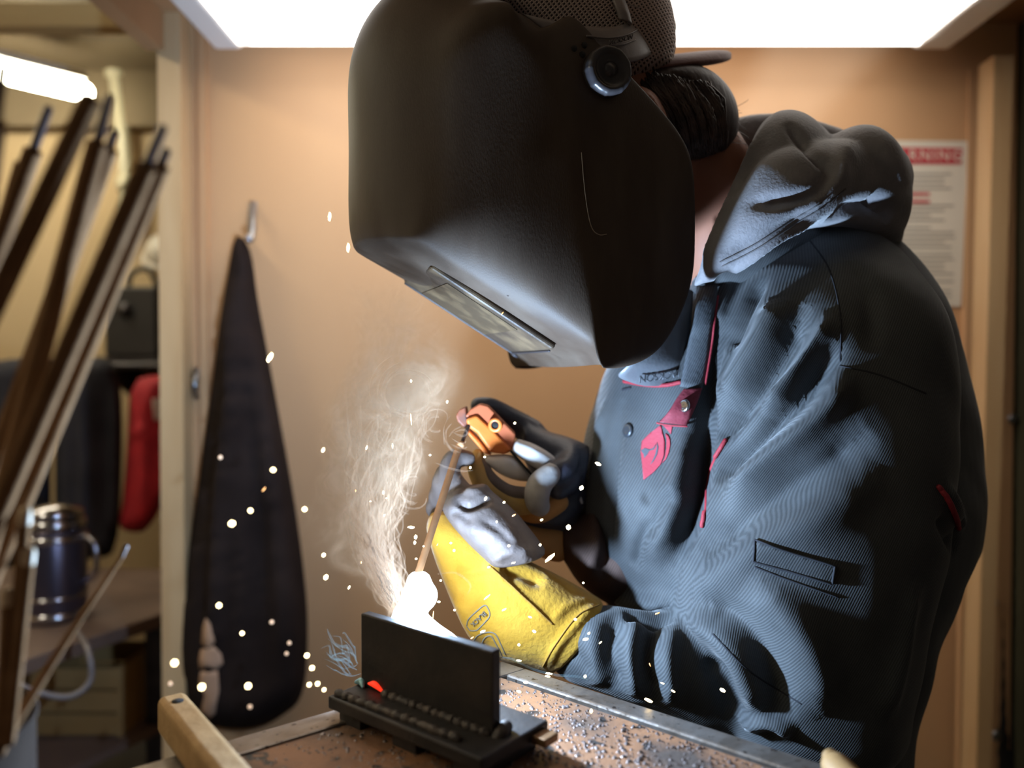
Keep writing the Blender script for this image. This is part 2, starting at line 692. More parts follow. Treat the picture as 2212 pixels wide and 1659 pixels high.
po = thing('warning_poster', 'white warning poster with red banner pinned to the plywood wall', 'poster', PW(1990, 660))
A, B_, C_, D_ = PW(1888, 303), PW(2092, 305), PW(2076, 662), PW(1880, 660)
mk('sheet', *slab([D_, C_, B_, A], (0, 0.002, 0)), paper, po, smooth=False)
q = [PW(1900, 318), PW(2079, 320), PW(2077, 355), PW(1899, 354)]
mk('banner', *slab([p + Vector((0, -0.001, 0)) for p in q[::-1]], (0, 0.0008, 0)), red_print, po, smooth=False)
text_mesh('lettering', 'WARNING', 0.030, paper, po, PW(1989, 337) + Vector((0, -0.0016, 0)), (1, 0, -0.01), (0.01, 0, 1), 0.0003, 1.25)
yy = 374
k = 0
prng = random.Random(3)
while yy < 646:
    red = k in (4, 5, 21)
    hgt = 7 if red else 4
    x1 = prng.choice((2010, 2055, 2062, 2060, 2040))
    if red:
        q = [PW(1905, yy), PW(2008, yy), PW(2008, yy + hgt), PW(1905, yy + hgt)]
    else:
        q = [PW(1904, yy), PW(x1, yy), PW(x1, yy + hgt), PW(1904, yy + hgt)]
    mk('text_line', *slab([p + Vector((0, -0.0008, 0)) for p in q[::-1]], (0, 0.0006, 0)), red_print if red else grey_print, po, smooth=False)
    yy += 16 if k % 5 == 4 else 10.5
    k += 1

# dark work apron hanging on the back wall
metal_grey = M('dull_steel', (0.42, 0.41, 0.42), 0.35, 1.0, col2=(0.3, 0.3, 0.31), vscale=30)
hk = thing('wall_hook', 'bent steel hook screwed to the wall above the dark hanging apron', 'hook', P(543, 500, 1.59))
mk('shank', *tube([P(545, 440, 1.592), P(546, 475, 1.57), P(544, 505, 1.555), P(541, 520, 1.55), P(536, 512, 1.545)], 0.006, 20), metal_grey, hk)
bevel(mk('plate', *slab([P(536, 500, 1.597), P(554, 500, 1.597), P(556, 436, 1.597), P(538, 436, 1.597)], (0, -0.004, 0)), metal_grey, hk, smooth=False), 0.001)
ap = [(512, 510), (530, 520), (545, 560), (556, 640), (578, 760), (600, 880), (622, 1000), (642, 1120), (656, 1230), (664, 1330), (662, 1440),
      (648, 1510), (610, 1545), (560, 1570), (500, 1575), (440, 1560), (405, 1510), (388, 1420), (392, 1320), (405, 1210), (424, 1080), (440, 960),
      (458, 830), (474, 700), (492, 590), (503, 530)]
navy_cloth = M('dark_apron_cloth', (0.017, 0.011, 0.010), 0.95, spec=0.1, col2=(0.027, 0.018, 0.016), vscale=9, bump=0.3, bscale=40)
V_, F_ = inflate(ap, 1.575, 0.07, 60, 16, 0.1)
V_, F_ = sculpt(V_, F_, [([(520, 560), (535, 800), (560, 1100), (570, 1500)], 0.02, 0.02), ([(505, 600), (490, 900), (470, 1200), (455, 1480)], 0.02, -0.022),
                         ([(510, 600), (560, 900), (600, 1200), (615, 1450)], 0.018, -0.022), ([(500, 700), (445, 1100), (425, 1450)], 0.018, 0.02),
                         ([(505, 650), (520, 1000), (515, 1500)], 0.015, -0.018)])
apr = mk('hanging_apron', V_, F_, navy_cloth)
tag(apr, 'dark charcoal work apron hanging from a hook on the booth wall', 'apron')
rag = M('tan_rag', (0.50, 0.32, 0.22), 0.9, col2=(0.40, 0.24, 0.16), vscale=14, bump=0.3)
bv = BVHTree.FromPolygons(V_, F_)
for poly in ([(446, 1335), (455, 1345), (464, 1385), (452, 1398), (438, 1390), (440, 1355)], [(436, 1402), (462, 1395), (478, 1412), (482, 1432), (470, 1444), (450, 1438), (434, 1446), (432, 1425)],
             [(436, 1450), (470, 1448), (474, 1490), (466, 1540), (452, 1550), (436, 1536), (444, 1500), (432, 1475)]):
    mk('torn_patch', *decal(poly, bv, 0.001, 0.002, 12), rag, apr)
wc = thing('wall_clip', 'small steel clip fixed to the wall beside the dark apron', 'clip', P(424, 850, 1.59))
mk('clip_body', *tube([P(421, 800, 1.594), P(424, 812, 1.575), P(420, 835, 1.57), P(424, 858, 1.59)], 0.006, 16), metal_grey, wc)
mk('screw_head', *lathe([(0, 0), (0.011, 0.001), (0.009, 0.006), (0, 0.007)], P(426, 806, 1.599), (0, -1, 0), 16), metal_grey, wc)

# dark welding curtain at the right edge
cp = [(2136, 640), (2180, 560), (2260, 540), (2300, 560), (2300, 1720), (2200, 1720), (2128, 1720), (2124, 1400), (2130, 1000)]
V_, F_ = inflate(cp, 1.66, 0.05, 40, 22, 0.3, smoothpoly=2)
V_, F_ = sculpt(V_, F_, [([(x, 600), (x - 8, 1100), (x - 14, 1700)], 0.02, 0.025 * s) for x, s in ((2160, 1), (2182, -1), (2204, 1))])
cu = mk('welding_curtain', V_, F_, M('curtain_cloth', (0.01, 0.009, 0.009), 0.7, col2=(0.016, 0.013, 0.011), vscale=8))
tag(cu, 'black welding curtain hanging at the open right end of the booth', 'curtain')
for i, (x, y, s) in enumerate(((2152, 1588, 0.011), (2187, 905, 0.010), (2146, 1300, 0.007))):
    mk('grommet', *lathe([(0.0, 0), (s, 0), (s, 0.004), (s * 0.5, 0.006), (0, 0.004)], P(x, y, 1.60), (0, -1, 0), 16), metal_grey, cu)

# ------------------------------------------------------------------ shop beyond the open side
tb = thing('batten_light', 'glowing fluorescent batten hanging in the shop beyond the booth', 'light fixture', (-2.1, 2.5, CZ + 1.12))
t0, t1 = Vector((-1.625, 3.0, CZ + 1.055)), Vector((-2.62, 1.92, CZ + 1.055))
ax = (t1 - t0)
mk('lamp_tube', *tube([t0, t1], 0.034, 8, 16), M('shop_tube', (0.9, 0.9, 0.8), 0.5, emit=(1.0, 0.93, 0.68), estr=SHOP_TUBE_EMIT), tb)
sd = Vector((0, 0, 1)).cross(ax).normalized() * 0.04
bevel(mk('tray', *slab([t0 - sd + Vector((0, 0, .036)), t0 + sd + Vector((0, 0, .036)), t1 + sd + Vector((0, 0, .036)), t1 - sd + Vector((0, 0, .036))], (0, 0, 0.03)), white_paint, tb, smooth=False), 0.004)
for u in (0.25, 0.75):
    mk('hanger_rod', *tube([t0 + ax * u + Vector((0, 0, .06)), t0 + ax * u + Vector((0, 0, .2))], 0.004, 4, 8), metal_grey, tb)
for i, (bx, by, lab) in enumerate(((-1.75, 0.75, 'unseen fluorescent batten added over the shop aisle beside the booth'), (-1.9, -0.25, 'unseen fluorescent batten added at the near end of the shop aisle'))):  # out-of-view battens added to brighten helmet front, rods and shop
    t2 = thing('batten_light', lab, 'light fixture', (bx, by, CZ + 1.2))
    w0, w1 = Vector((bx, by - 0.45, CZ + 1.08)), Vector((bx, by + 0.45, CZ + 1.08))
    mk('lamp_tube', *tube([w0, w1], 0.03, 8, 16), MATS['shop_tube'], t2)
    mk('tray', *box(bx - 0.04, bx + 0.04, by - 0.46, by + 0.46, CZ + 1.113, CZ + 1.14), white_paint, t2, smooth=False)
    for yy in (by - 0.3, by + 0.3):
        mk('hanger_rod', *tube([(bx, yy, CZ + 1.14), (bx, yy, CZ + 1.25)], 0.004, 4, 8), metal_grey, t2)
pipe_m = M('pale_pipe', (0.55, 0.50, 0.34), 0.35, col2=(0.6, 0.55, 0.4), vscale=6)
pp = thing('roof_pipe', 'straight pale pipe running up behind the far wooden beam', 'pipe', P(182, 215, 3.3))
mk('pipe_run', *tube([P(183, 225, 3.32), P(183, 120, 3.32), P(182, 20, 3.32)], 0.033, 10, 16), pipe_m, pp)
mk('coupling', *lathe([(0.034, 0), (0.04, 0.003), (0.04, 0.05), (0.034, 0.053)], P(183, 205, 3.32), (0, 0, 1), 20), pipe_m, pp)
pp = thing('bent_pipe', 'bent pale pipe curving down the far shop wall', 'pipe', P(290, 560, 3.3))
mk('pipe_run', *tube([P(212, 40, 3.3), P(238, 95, 3.3), P(250, 160, 3.3), P(262, 260, 3.3), P(275, 400, 3.3), P(280, 480, 3.3)], 0.03, 40, 16), pipe_m, pp)
for x, y in ((252, 170), (276, 415)):
    mk('coupling', *lathe([(0.03, 0), (0.042, 0.004), (0.042, 0.06), (0.03, 0.064)], P(x, y, 3.3), (-0.1, 0, 1), 20), pipe_m, pp)
gb = bevel(mk('duct_panel', *slab([P(262, 200, 3.36), P(352, 210, 3.36), P(352, 70, 3.36), P(262, 70, 3.36)], (0, 0.03, 0)), M('grey_duct', (0.30, 0.30, 0.25), 0.5, col2=(0.34, 0.34, 0.28), vscale=3), smooth=False), 0.006)
tag(gb, 'grey sheet metal duct panel high on the far shop wall', 'panel')

# bench with canister
bench_m = M('bench_wood', (0.15, 0.095, 0.075), 0.6, col2=(0.20, 0.13, 0.10), vscale=6, bump=0.1)
dark_steel = M('dark_steel', (0.05, 0.045, 0.05), 0.4, 0.7, col2=(0.09, 0.08, 0.085), vscale=14)
zb = CZ - 0.62
bn = thing('work_bench', 'brown topped work bench in the shop beyond the booth opening', 'bench', Vector((-1.3, 2.0, 0)))
q = [Z(-260, 1530, zb), Z(372, 1318, zb), Z(372, 1228, zb), Z(-200, 1226, zb)]
bevel(mk('bench_top', *slab(q, (0, 0, -0.035)), bench_m, bn, smooth=False), 0.004)
for i in range(4):
    p = q[i] + (sum(q, Vector()) / 4 - q[i]) * 0.10
    mk('leg', *box(p.x - 0.025, p.x + 0.025, p.y - 0.025, p.y + 0.025, 0, zb - 0.035), dark_steel, bn, smooth=False)
q2 = [p + (sum(q, Vector()) / 4 - p) * 0.04 for p in q]
mk('lower_shelf', *slab([Vector((p.x, p.y, 0.37)) for p in q2], (0, 0, -0.02)), bench_m, bn, smooth=False)
cb = Z(120, 1335, zb)
cn = thing('steel_canister', 'shiny dark steel canister with bright bands standing on the far bench', 'canister', cb)
steel_b = M('polished_steel', (0.5, 0.48, 0.52), 0.18, 1.0, col2=(0.35, 0.33, 0.38), vscale=10)
dk = M('canister_body', (0.10, 0.085, 0.12), 0.3, 0.8)
mk('body', *lathe([(0.0, 0), (0.07, 0), (0.072, 0.02), (0.072, 0.20), (0.066, 0.225), (0.05, 0.25), (0.0, 0.255)], cb, (0, 0, 1), 40), dk, cn)
for h0, h1, r in ((0.005, 0.028, 0.0755), (0.055, 0.068, 0.0745), (0.196, 0.214, 0.0755), (0.226, 0.252, 0.071)):
    mk('band', *lathe([(r - 0.006, h0), (r, h0 + 0.004), (r, h1 - 0.004), (r - 0.006, h1)], cb, (0, 0, 1), 40, False), steel_b, cn)
mk('lid', *lathe([(0.05, 0.250), (0.066, 0.252), (0.064, 0.272), (0.03, 0.285), (0, 0.287)], cb, (0, 0, 1), 40), steel_b, cn)
mk('handle', *tube([cb + Vector((0.074, -0.01, 0.21)), cb + Vector((0.11, -0.02, 0.19)), cb + Vector((0.112, -0.02, 0.12)), cb + Vector((0.075, -0.01, 0.09))], 0.007, 24), steel_b, cn)
# crate on the lower shelf
crate_m = M('crate_wood', (0.34, 0.20, 0.07), 0.7, col2=(0.40, 0.25, 0.10), vscale=8, stretch=(0.5, 2, 2))
p0 = P(175, 1600, 1.95)
ct = thing('wooden_crate', 'small wooden crate on the lower shelf of the far bench', 'crate', Vector((p0.x, p0.y + 0.1, 0.371)))
x0, x1, y0, y1, z0 = p0.x - 0.11, p0.x + 0.09, p0.y, p0.y + 0.2, 0.371
for i in range(3):
    for yy in (y0, y1 - 0.014):
        bevel(mk('slat', *box(x0, x1, yy, yy + 0.014, z0 + 0.004 + i * 0.058, z0 + 0.056 + i * 0.058), crate_m, ct, smooth=False), 0.002)
for xx in (x0 - 0.012, x1):
    mk('end_board', *box(xx, xx + 0.012, y0, y1, z0, z0 + 0.174), crate_m, ct, smooth=False)
mk('bottom_board', *box(x0, x1, y0 + 0.014, y1 - 0.014, z0, z0 + 0.01), crate_m, ct, smooth=False)
# cable looped under the bench edge
cb_ = mk('bench_cable', *tube([P(165, 1362, 1.75), P(190, 1405, 1.62), P(195, 1470, 1.60), P(150, 1505, 1.58), P(80, 1495, 1.56), P(20, 1470, 1.55)], 0.006, 40, 10), M('grey_cable', (0.16, 0.14, 0.15), 0.4))
tag(cb_, 'grey cable looping over the edge of the far bench', 'cable')
# coats on the far rail
zr = 2.72
rl = thing('coat_rail', 'dark steel coat rail on posts in the shop beyond', 'rail', Vector((-1.2, zr, 0)))
rx0, rx1, rz = P(-160, 790, zr).x, P(420, 790, zr).x, P(300, 790, zr).z
mk('bar', *tube([(rx0, zr, rz), (rx1, zr, rz)], 0.012, 4, 12), dark_steel, rl)
for xx in (rx0, rx1):
    mk('post', *tube([(xx, zr, 0), (xx, zr, rz)], 0.016, 4, 12), dark_steel, rl)


def coat(name, poly, d, mat, label, thick=0.06, folds=()):
    V_, F_ = inflate(poly, d, thick, 34, 12, 0.4)
    V_, F_ = sculpt(V_, F_, folds)
    o = mk(name, V_, F_, mat)
    tag(o, label, 'jacket', 'coats on the far rail')
    return o


redm = M('red_cloth', (0.50, 0.012, 0.025), 0.8, col2=(0.36, 0.008, 0.02), vscale=10, bump=0.2, bscale=40)
rj = coat('hanging_jacket', [(300, 818), (330, 812), (362, 820), (372, 900), (370, 1040), (352, 1090), (318, 1142), (286, 1150), (258, 1135), (264, 1080), (274, 960), (280, 860)], 2.62, redm,
          'red work jacket hanging on the far coat rail', 0.06, [([(322, 830), (318, 950), (312, 1120)], 0.016, -0.03), ([(275, 940), (310, 930), (350, 960)], 0.012, -0.02)])
bvr = BVHTree.FromPolygons([v.co for v in rj.data.vertices], [tuple(p.vertices) for p in rj.data.polygons])
mk('patch', *decal([(328, 862), (350, 860), (352, 905), (332, 908)], bvr, 0.0, 0.003, 8), M('pale_patch', (0.6, 0.42, 0.38), 0.8), rj)
dkc = M('dark_coat_cloth', (0.014, 0.013, 0.022), 0.9, col2=(0.024, 0.022, 0.034), vscale=8, bump=0.2, bscale=30)
coat('hanging_jacket', [(150, 790), (200, 770), (244, 785), (262, 850), (264, 1000), (250, 1180), (200, 1205), (130, 1200), (118, 1050), (125, 880)], 2.63, dkc,
     'dark navy jacket hanging beside the red jacket on the far rail', 0.07, [([(180, 800), (190, 1000), (185, 1190)], 0.02, -0.03), ([(230, 800), (228, 1000), (235, 1180)], 0.02, 0.03)])
coat('hanging_jacket', [(-60, 800), (20, 775), (85, 790), (108, 860), (110, 1060), (100, 1200), (-40, 1210), (-90, 1000)], 2.64, dkc,
     'dark jacket at the left end of the far rail behind the rods', 0.07, [([(20, 800), (25, 1000), (20, 1190)], 0.02, -0.03)])
# shelf with dark machine and white helmet on far wall
sh = thing('wall_shelf', 'dark steel shelf on the far shop wall above the coats', 'shelf', P(290, 770, 3.2))
p = P(285, 772, 3.0)
mk('shelf_board', *box(p.x - 0.22, p.x + 0.30, 2.95, 3.4, p.z - 0.02, p.z), dark_steel, sh, smooth=False)
for xx in (p.x - 0.16, p.x + 0.24):
    mk('bracket', *prism([(xx, 3.4, p.z - 0.02), (xx, 3.0, p.z - 0.02), (xx, 3.4, p.z - 0.2)], (0.012, 0, 0)), dark_steel, sh, smooth=False)
dm = thing('welding_machine', 'dark boxy machine with a curved handle on the far shelf', 'machine', Vector((p.x + 0.02, 3.1, p.z)))
blk = M('black_enamel', (0.02, 0.017, 0.018), 0.5, col2=(0.03, 0.025, 0.026), vscale=9)
bevel(mk('body', *box(p.x - 0.10, p.x + 0.10, 2.99, 3.25, p.z + 0.001, p.z + 0.27), blk, dm, smooth=False), 0.012, 3)
mk('handle', *tube([(p.x - 0.06, 3.1, p.z + 0.265), (p.x - 0.045, 3.1, p.z + 0.33), (p.x + 0.02, 3.1, p.z + 0.345), (p.x + 0.06, 3.1, p.z + 0.265)], 0.011, 24), blk, dm)
mk('control_dial', *lathe([(0, 0), (0.028, 0), (0.026, 0.015), (0, 0.018)], (p.x - 0.02, 2.989, p.z + 0.18), (0, -1, 0), 20), dark_steel, dm)
hp = P(330, 565, 3.2)
hh = thing('hard_hat', 'white hard hat hanging on the far shop wall beside the jamb', 'hat', Vector((hp.x, 3.36, hp.z)))
wh = M('white_plastic', (0.68, 0.62, 0.55), 0.4)
prof = [(0.085 * math.cos(t), 0.085 * math.sin(t) * 1.0) for t in np.linspace(0, math.pi / 2, 10)]
mk('crown', *lathe(prof, Vector((hp.x, 3.33, hp.z + 0.05)), (0, -0.7, 0.7), 28), wh, hh)
mk('brim', *lathe([(0.07, -0.004), (0.103, -0.006), (0.104, 0.0), (0.084, 0.006)], Vector((hp.x, 3.33, hp.z + 0.05)), (0, -0.7, 0.7), 28), wh, hh)
mk('peg', *tube([(hp.x, 3.40, hp.z + 0.09), (hp.x, 3.30, hp.z + 0.09)], 0.008, 4, 10), dark_steel, hh)

# ------------------------------------------------------------------ welding table
A0 = Z(1085, 1432, TZ)
uL = (Z(300, 1659, TZ) - A0).normalized()
vR = (Z(1790, 1659, TZ) - A0).normalized()
rust = M('rusty_plate', (0.27, 0.125, 0.06), 0.55, 0.1, col2=(0.075, 0.052, 0.04), vscale=13, detail=9, lo=0.44, hi=0.62, bump=0.5, bscale=90,
         speckle=(55, 0.62, (0.02, 0.017, 0.016)), rvar=0.2)
edge_m = M('worn_edge_steel', (0.27, 0.23, 0.20), 0.4, 0.75, col2=(0.17, 0.13, 0.10), vscale=35, detail=8, bump=0.35, bscale=120, speckle=(140, 0.63, (0.06, 0.04, 0.03)))


def TP(a, b, z=0.0):
    return A0 + uL * a + vR * b + Vector((0, 0, z))


EW = 0.028
table = thing('welding_table', 'rusty steel welding table with worn edge bars and spatter', 'table', (A0.x, A0.y - 0.3, 0))
LA, LB = 0.72, 0.80
mk('table_top', *slab([TP(EW, EW), TP(LA, EW), TP(LA, LB), TP(EW, LB)], (0, 0, -0.012)), rust, table, smooth=False)
bevel(mk('edge_bar', *slab([TP(0, 0, 0.002), TP(LA, 0, 0.002), TP(LA, EW, 0.002), TP(0, EW, 0.002)], (0, 0, -0.03)), edge_m, table, smooth=False), 0.002)
bevel(mk('edge_bar', *slab([TP(0, EW, 0.002), TP(EW * 0.8, EW, 0.002), TP(EW * 0.8, LB, 0.002), TP(0, LB, 0.002)], (0, 0, -0.03)), edge_m, table, smooth=False), 0.002)
for a, b in ((0.05, 0.05), (LA - 0.05, 0.05), (0.05, LB - 0.05), (LA - 0.05, LB - 0.05)):
    p = TP(a, b)
    mk('leg', *box(p.x - 0.025, p.x + 0.025, p.y - 0.025, p.y + 0.025, 0, TZ - 0.012), dark_steel, table, smooth=False)

# weld spatter grains on the table
grain = M('spatter_grain', (0.10, 0.062, 0.045), 0.35, 0.6, col2=(0.30, 0.25, 0.24), vscale=400, detail=0)
gr = random.Random(11)
ico = [(0, 0, 1), (1, 0, 0), (0, 1, 0), (-1, 0, 0), (0, -1, 0)]
icf = [(0, 1, 2), (0, 2, 3), (0, 3, 4), (0, 4, 1)]
GV, GF = [], []
for i in range(16000):
    a, b = gr.uniform(0.03, 0.5), gr.uniform(0.03, 0.62)
    dens = math.exp(-((a - 0.09) / 0.12) ** 2) * math.exp(-((b - 0.2) / 0.25) ** 2) + 0.12
    if gr.random() > dens:
        continue
    r = gr.choice((0.0007, 0.0009, 0.0011, 0.0016)) * gr.uniform(0.7, 1.4)
    p = TP(a, b, 0.0)
    k = len(GV)
    th = gr.random() * 6.28
    for x, y, z in ico:
        GV.append(p + Vector(((x * math.cos(th) - y * math.sin(th)) * r, (x * math.sin(th) + y * math.cos(th)) * r, z * r * 1.1)))
    GF += [tuple(j + k for j in f) for f in icf]
sp = mk('weld_spatter', GV, GF, grain, table, smooth=True)
sp['kind'] = 'stuff'

# ------------------------------------------------------------------ the T joint being welded
plate_m = M('mill_scale_steel', (0.030, 0.026, 0.026), 0.5, 0.5, col2=(0.048, 0.038, 0.034), vscale=30, detail=6, bump=0.25, bscale=150)
bead_m = M('weld_bead', (0.035, 0.027, 0.026), 0.6, 0.4, col2=(0.07, 0.05, 0.04), vscale=120, bump=0.6, bscale=250)
tj = thing('t_joint_workpiece', 'dark steel T joint of two plates being welded on the table', 'workpiece', Z(900, 1560, TZ))
bt = 0.010
zt = TZ + 0.0105 + bt


def ZZ(px, py, z):
    return Z(px, py, z)


b0, b1, b2 = ZZ(708, 1503, zt), ZZ(1040, 1640, zt), ZZ(1112, 1588, zt)
e1 = (b1 - b0)
e2 = (b2 - b1)
b3 = b0 + e2
# square the base plate up
e2 = e2 - e1 * (e1.dot(e2) / e1.length_squared)
e2 = e2.normalized() * 0.074
b2, b3 = b1 + e2, b0 + e2
bevel(mk('base_plate', *slab([b0, b1, b2, b3], (0, 0, -bt)), plate_m, tj, smooth=False), 0.0015)
u1 = e1.normalized()
n1 = e2.normalized()
# upright plate: its near face passes through the image points of its foot
f0 = b0 + n1 * 0.030 + u1 * 0.004
f1 = b1 + n1 * 0.030 - u1 * 0.016
HT = 0.0585
tp = 0.009
up = [f0, f1, f1 + n1 * tp, f0 + n1 * tp]
bevel(mk('upright_plate', *slab(up, (0, 0, HT)), plate_m, tj, smooth=False), 0.0012)


def bead(p, q, r, seed, n=46):
    rr = random.Random(seed)
    pts, rad = [], []
    for i in range(n):
        u = i / (n - 1)
        pts.append(p + (q - p) * u + Vector((rr.uniform(-1, 1) * r * 0.15, rr.uniform(-1, 1) * r * 0.15, 0)))
        rad.append(r * (0.82 + 0.28 * (0.5 + 0.5 * math.sin(i * 1.9)) + rr.uniform(-0.08, 0.08)))
    return tube(pts, rad, n * 2, 10)


mk('weld_bead', *bead(f0 + u1 * 0.030, f1 - u1 * 0.004, 0.0042, 1), bead_m, tj)
mk('weld_bead', *bead(b0 + n1 * 0.006 + u1 * 0.004 + Vector((0, 0, 0.001)), b1 + n1 * 0.010 - u1 * 0.03 + Vector((0, 0, 0.001)), 0.0036, 2), bead_m, tj)
mk('weld_bead', *bead(f0 + n1 * (tp + 0.002) + u1 * 0.01, f1 + n1 * (tp + 0.002) - u1 * 0.004, 0.0042, 4), bead_m, tj)
mk('tack_weld', *tube([f1 + u1 * 0.003 + Vector((0, 0, -0.006)), f1 + u1 * 0.004 + n1 * 0.005 + Vector((0, 0, 0.001)), f1 + u1 * 0.003 + n1 * 0.011 + Vector((0, 0, 0.003))], [0.006, 0.0055, 0.005], 16), bead_m, tj)
cp_ = b2 + u1 * 0.006
cl = M('copper_brown', (0.20, 0.10, 0.04), 0.5, 0.6, col2=(0.3, 0.16, 0.07), vscale=60)
bevel(mk('run_off_tab', *slab([cp_ + Vector((0, 0, -0.004)) - u1 * 0.007 - n1 * 0.004, cp_ + u1 * 0.006 - n1 * 0.004 + Vector((0, 0, -0.004)), cp_ + u1 * 0.006 - n1 * 0.02 + Vector((0, 0, -0.004)), cp_ - u1 * 0.007 - n1 * 0.02 + Vector((0, 0, -0.004))], (0, 0, -0.006)), cl, tj, smooth=False), 0.001)
# foot blocks under the base plate (the coupon is raised on its lower beads)
for u in (0.12, 0.5, 0.88):
    c = b0 + e1 * u + e2 * 0.5 + Vector((0, 0, -bt))
    mk('packing_bar', *slab([c - u1 * 0.012 - e2 * 0.42, c + u1 * 0.012 - e2 * 0.42, c + u1 * 0.012 + e2 * 0.42, c - u1 * 0.012 + e2 * 0.42], (0, 0, -0.0103)), plate_m, tj, smooth=False)
# red hot spot and its cooling slag at the start of the fillet
hot = M('red_hot_steel', (0.2, 0.02, 0.01), 0.6, emit=(1.0, 0.04, 0.012), estr=1.0)
hs = f0 + u1 * 0.018 - n1 * 0.0003
mk('hot_spot', *tube([hs + Vector((0, 0, 0.004)) - u1 * 0.008, hs + Vector((0, 0, 0.005)), hs + u1 * 0.010 + Vector((0, 0, 0.001))], [0.0010, 0.0026, 0.0008], 16), hot, tj)
slag = M('blue_slag', (0.25, 0.45, 0.5), 0.25, 0.3, bump=0.6, bscale=300)
mk('slag_flake', *tube([f0 - u1 * 0.006 + Vector((0, 0, 0.001)), f0 + u1 * 0.001 + Vector((0, 0, 0.003)), f0 + u1 * 0.006 + Vector((0, 0, 0.001)) - n1 * 0.003], [0.0015, 0.0032, 0.0015], 14), slag, tj)

# ------------------------------------------------------------------ square tan bar and wooden handle on the table
tan = M('tan_bar_coat', (0.30, 0.175, 0.076), 0.85, spec=0.2, col2=(0.38, 0.23, 0.105), vscale=60, stretch=(1, 1, 1), bump=0.35, bscale=220)
hb = 0.028
zt2 = TZ + hb + 0.0025
c0, c1 = Z(334, 1500, zt2), Z(402, 1492, zt2)
dirb = (Z(552, 1659, zt2) - c1).normalized()
wid = (c1 - c0)
wid = (wid - dirb * wid.dot(dirb))
LBAR = 0.26
sb = thing('square_bar', 'tan coated square bar with a drilled hole lying across the table edge', 'bar', Z(430, 1640, TZ))
N_ = 14
loop = []
for sx, sz in ((0, 0), (1, 0), (1, 1), (0, 1)):
    pass
r_ = 0.005
sec = []
ww = wid.length
for cx, cz, a0 in ((ww - r_, hb - r_, 0), (r_, hb - r_, 90), (r_, r_, 180), (ww - r_, r_, 270)):
    for t in (0, 30, 60, 90):
        sec.append((cx + r_ * math.cos(math.radians(a0 + t)), cz + r_ * math.sin(math.radians(a0 + t))))
wn = wid.normalized()
ring0 = [c1 - wid + wn * x + Vector((0, 0, z - hb)) for x, z in sec]
bevel(mk('bar_body', *prism(ring0, dirb * LBAR), tan, sb, smooth=False), 0.0015)
hc = c1 - wid * 0.5 + dirb * 0.016
mk('drilled_hole', *lathe([(0, 0.0), (0.0042, 0.0), (0.0042, 0.0005), (0, 0.0006)], hc, (0, 0, 1), 24), M('hole_black', (0.01, 0.008, 0.007), 0.9), sb)
wd = M('turned_wood', (0.32, 0.185, 0.075), 0.6, spec=0.2, col2=(0.26, 0.145, 0.055), vscale=12, stretch=(3, 0.5, 1))
hd = thing('hammer_handle', 'tan wooden handle end just showing at the bottom edge by the elbow', 'handle', P(1815, 1720, 0.50))
hp0 = P(1815, 1668, 0.50)
mk('grip', *tube([hp0 + Vector((0, 0.006, 0)), hp0 + Vector((0.004, -0.05, -0.002)), hp0 + Vector((0.01, -0.14, -0.004))], [0.0095, 0.0115, 0.010], 20, 20), wd, hd)
mk('end_cap', *lathe([(0, 0.0), (0.005, 0), (0.005, 0.003), (0, 0.0035)], hp0 + Vector((0, 0.014, 0.002)), (0, 1, 0.2), 16), wd, hd)

# ------------------------------------------------------------------ electrodes standing in a can
flux = M('electrode_flux', (0.17, 0.092, 0.045), 1.0, spec=0.0, col2=(0.22, 0.125, 0.065), vscale=60, bump=0.2, bscale=300)
core = M('electrode_core', (0.075, 0.05, 0.045), 0.45, 0.6)
can_m = M('can_steel', (0.030, 0.022, 0.018), 1.0, 0.0, spec=0.0, col2=(0.04, 0.03, 0.024), vscale=20)
canb = P(-250, 1600, 0.41)
canb = Vector((canb.x, canb.y, TZ + 0.0025))
rim_z = P(-66, 1612, 0.40).z
hc_ = rim_z - canb.z
cno = thing('electrode_can', 'open steel can holding welding rods at the lower left corner', 'can', canb)
Rc = 0.068
mk('can_wall', *lathe([(0.0, 0.001), (Rc, 0.001), (Rc, hc_), (Rc - 0.001, hc_), (Rc - 0.001, 0.003), (0, 0.003)], canb, (0, 0, 1), 36), can_m, cno)
mk('rolled_rim', *lathe([(Rc - 0.0012, hc_ - 0.001), (Rc + 0.001, hc_ - 0.001), (Rc + 0.0014, hc_ + 0.001), (Rc, hc_ + 0.0022), (Rc - 0.0012, hc_ + 0.001)], canb, (0, 0, 1), 36, False), can_m, cno)
rods = [
    # tip px, flux start px, further px on its straight line, distance at tip and foot, label
    ((104, 236), (48, 392), (-42, 640), 0.402, 0.460, 'brown welding rod with a long bare dark tip left of the tall pair'),
    ((196, 214), (158, 295), (-20, 675), 0.350, 0.395, 'thickest looking tall brown rod whose bare tip meets the glowing batten'),
    ((236, 212), (192, 375), (66, 842), 0.372, 0.418, 'tall brown welding rod standing right beside the rod at the batten'),
    ((247, 288), (208, 395), (60, 801), 0.394, 0.440, 'shorter brown welding rod tucked right under the tall pair'),
    ((351, 278), (288, 425), (90, 887), 0.361, 0.406, 'brown welding rod leaning farthest over, its tip before the booth jamb'),
    ((359, 328), (317, 430), (98, 962), 0.383, 0.429, 'rightmost brown welding rod, its tip just below its leaning twin'),
    ((6, 148), (-20, 330), (-70, 680), 0.339, 0.384, 'brown welding rod tip cut by the left edge above all others'),
    ((31, 426), (27, 440), (-40, 674), 0.413, 0.472, 'blunt brown welding rod without a bare tip near the left edge'),
]
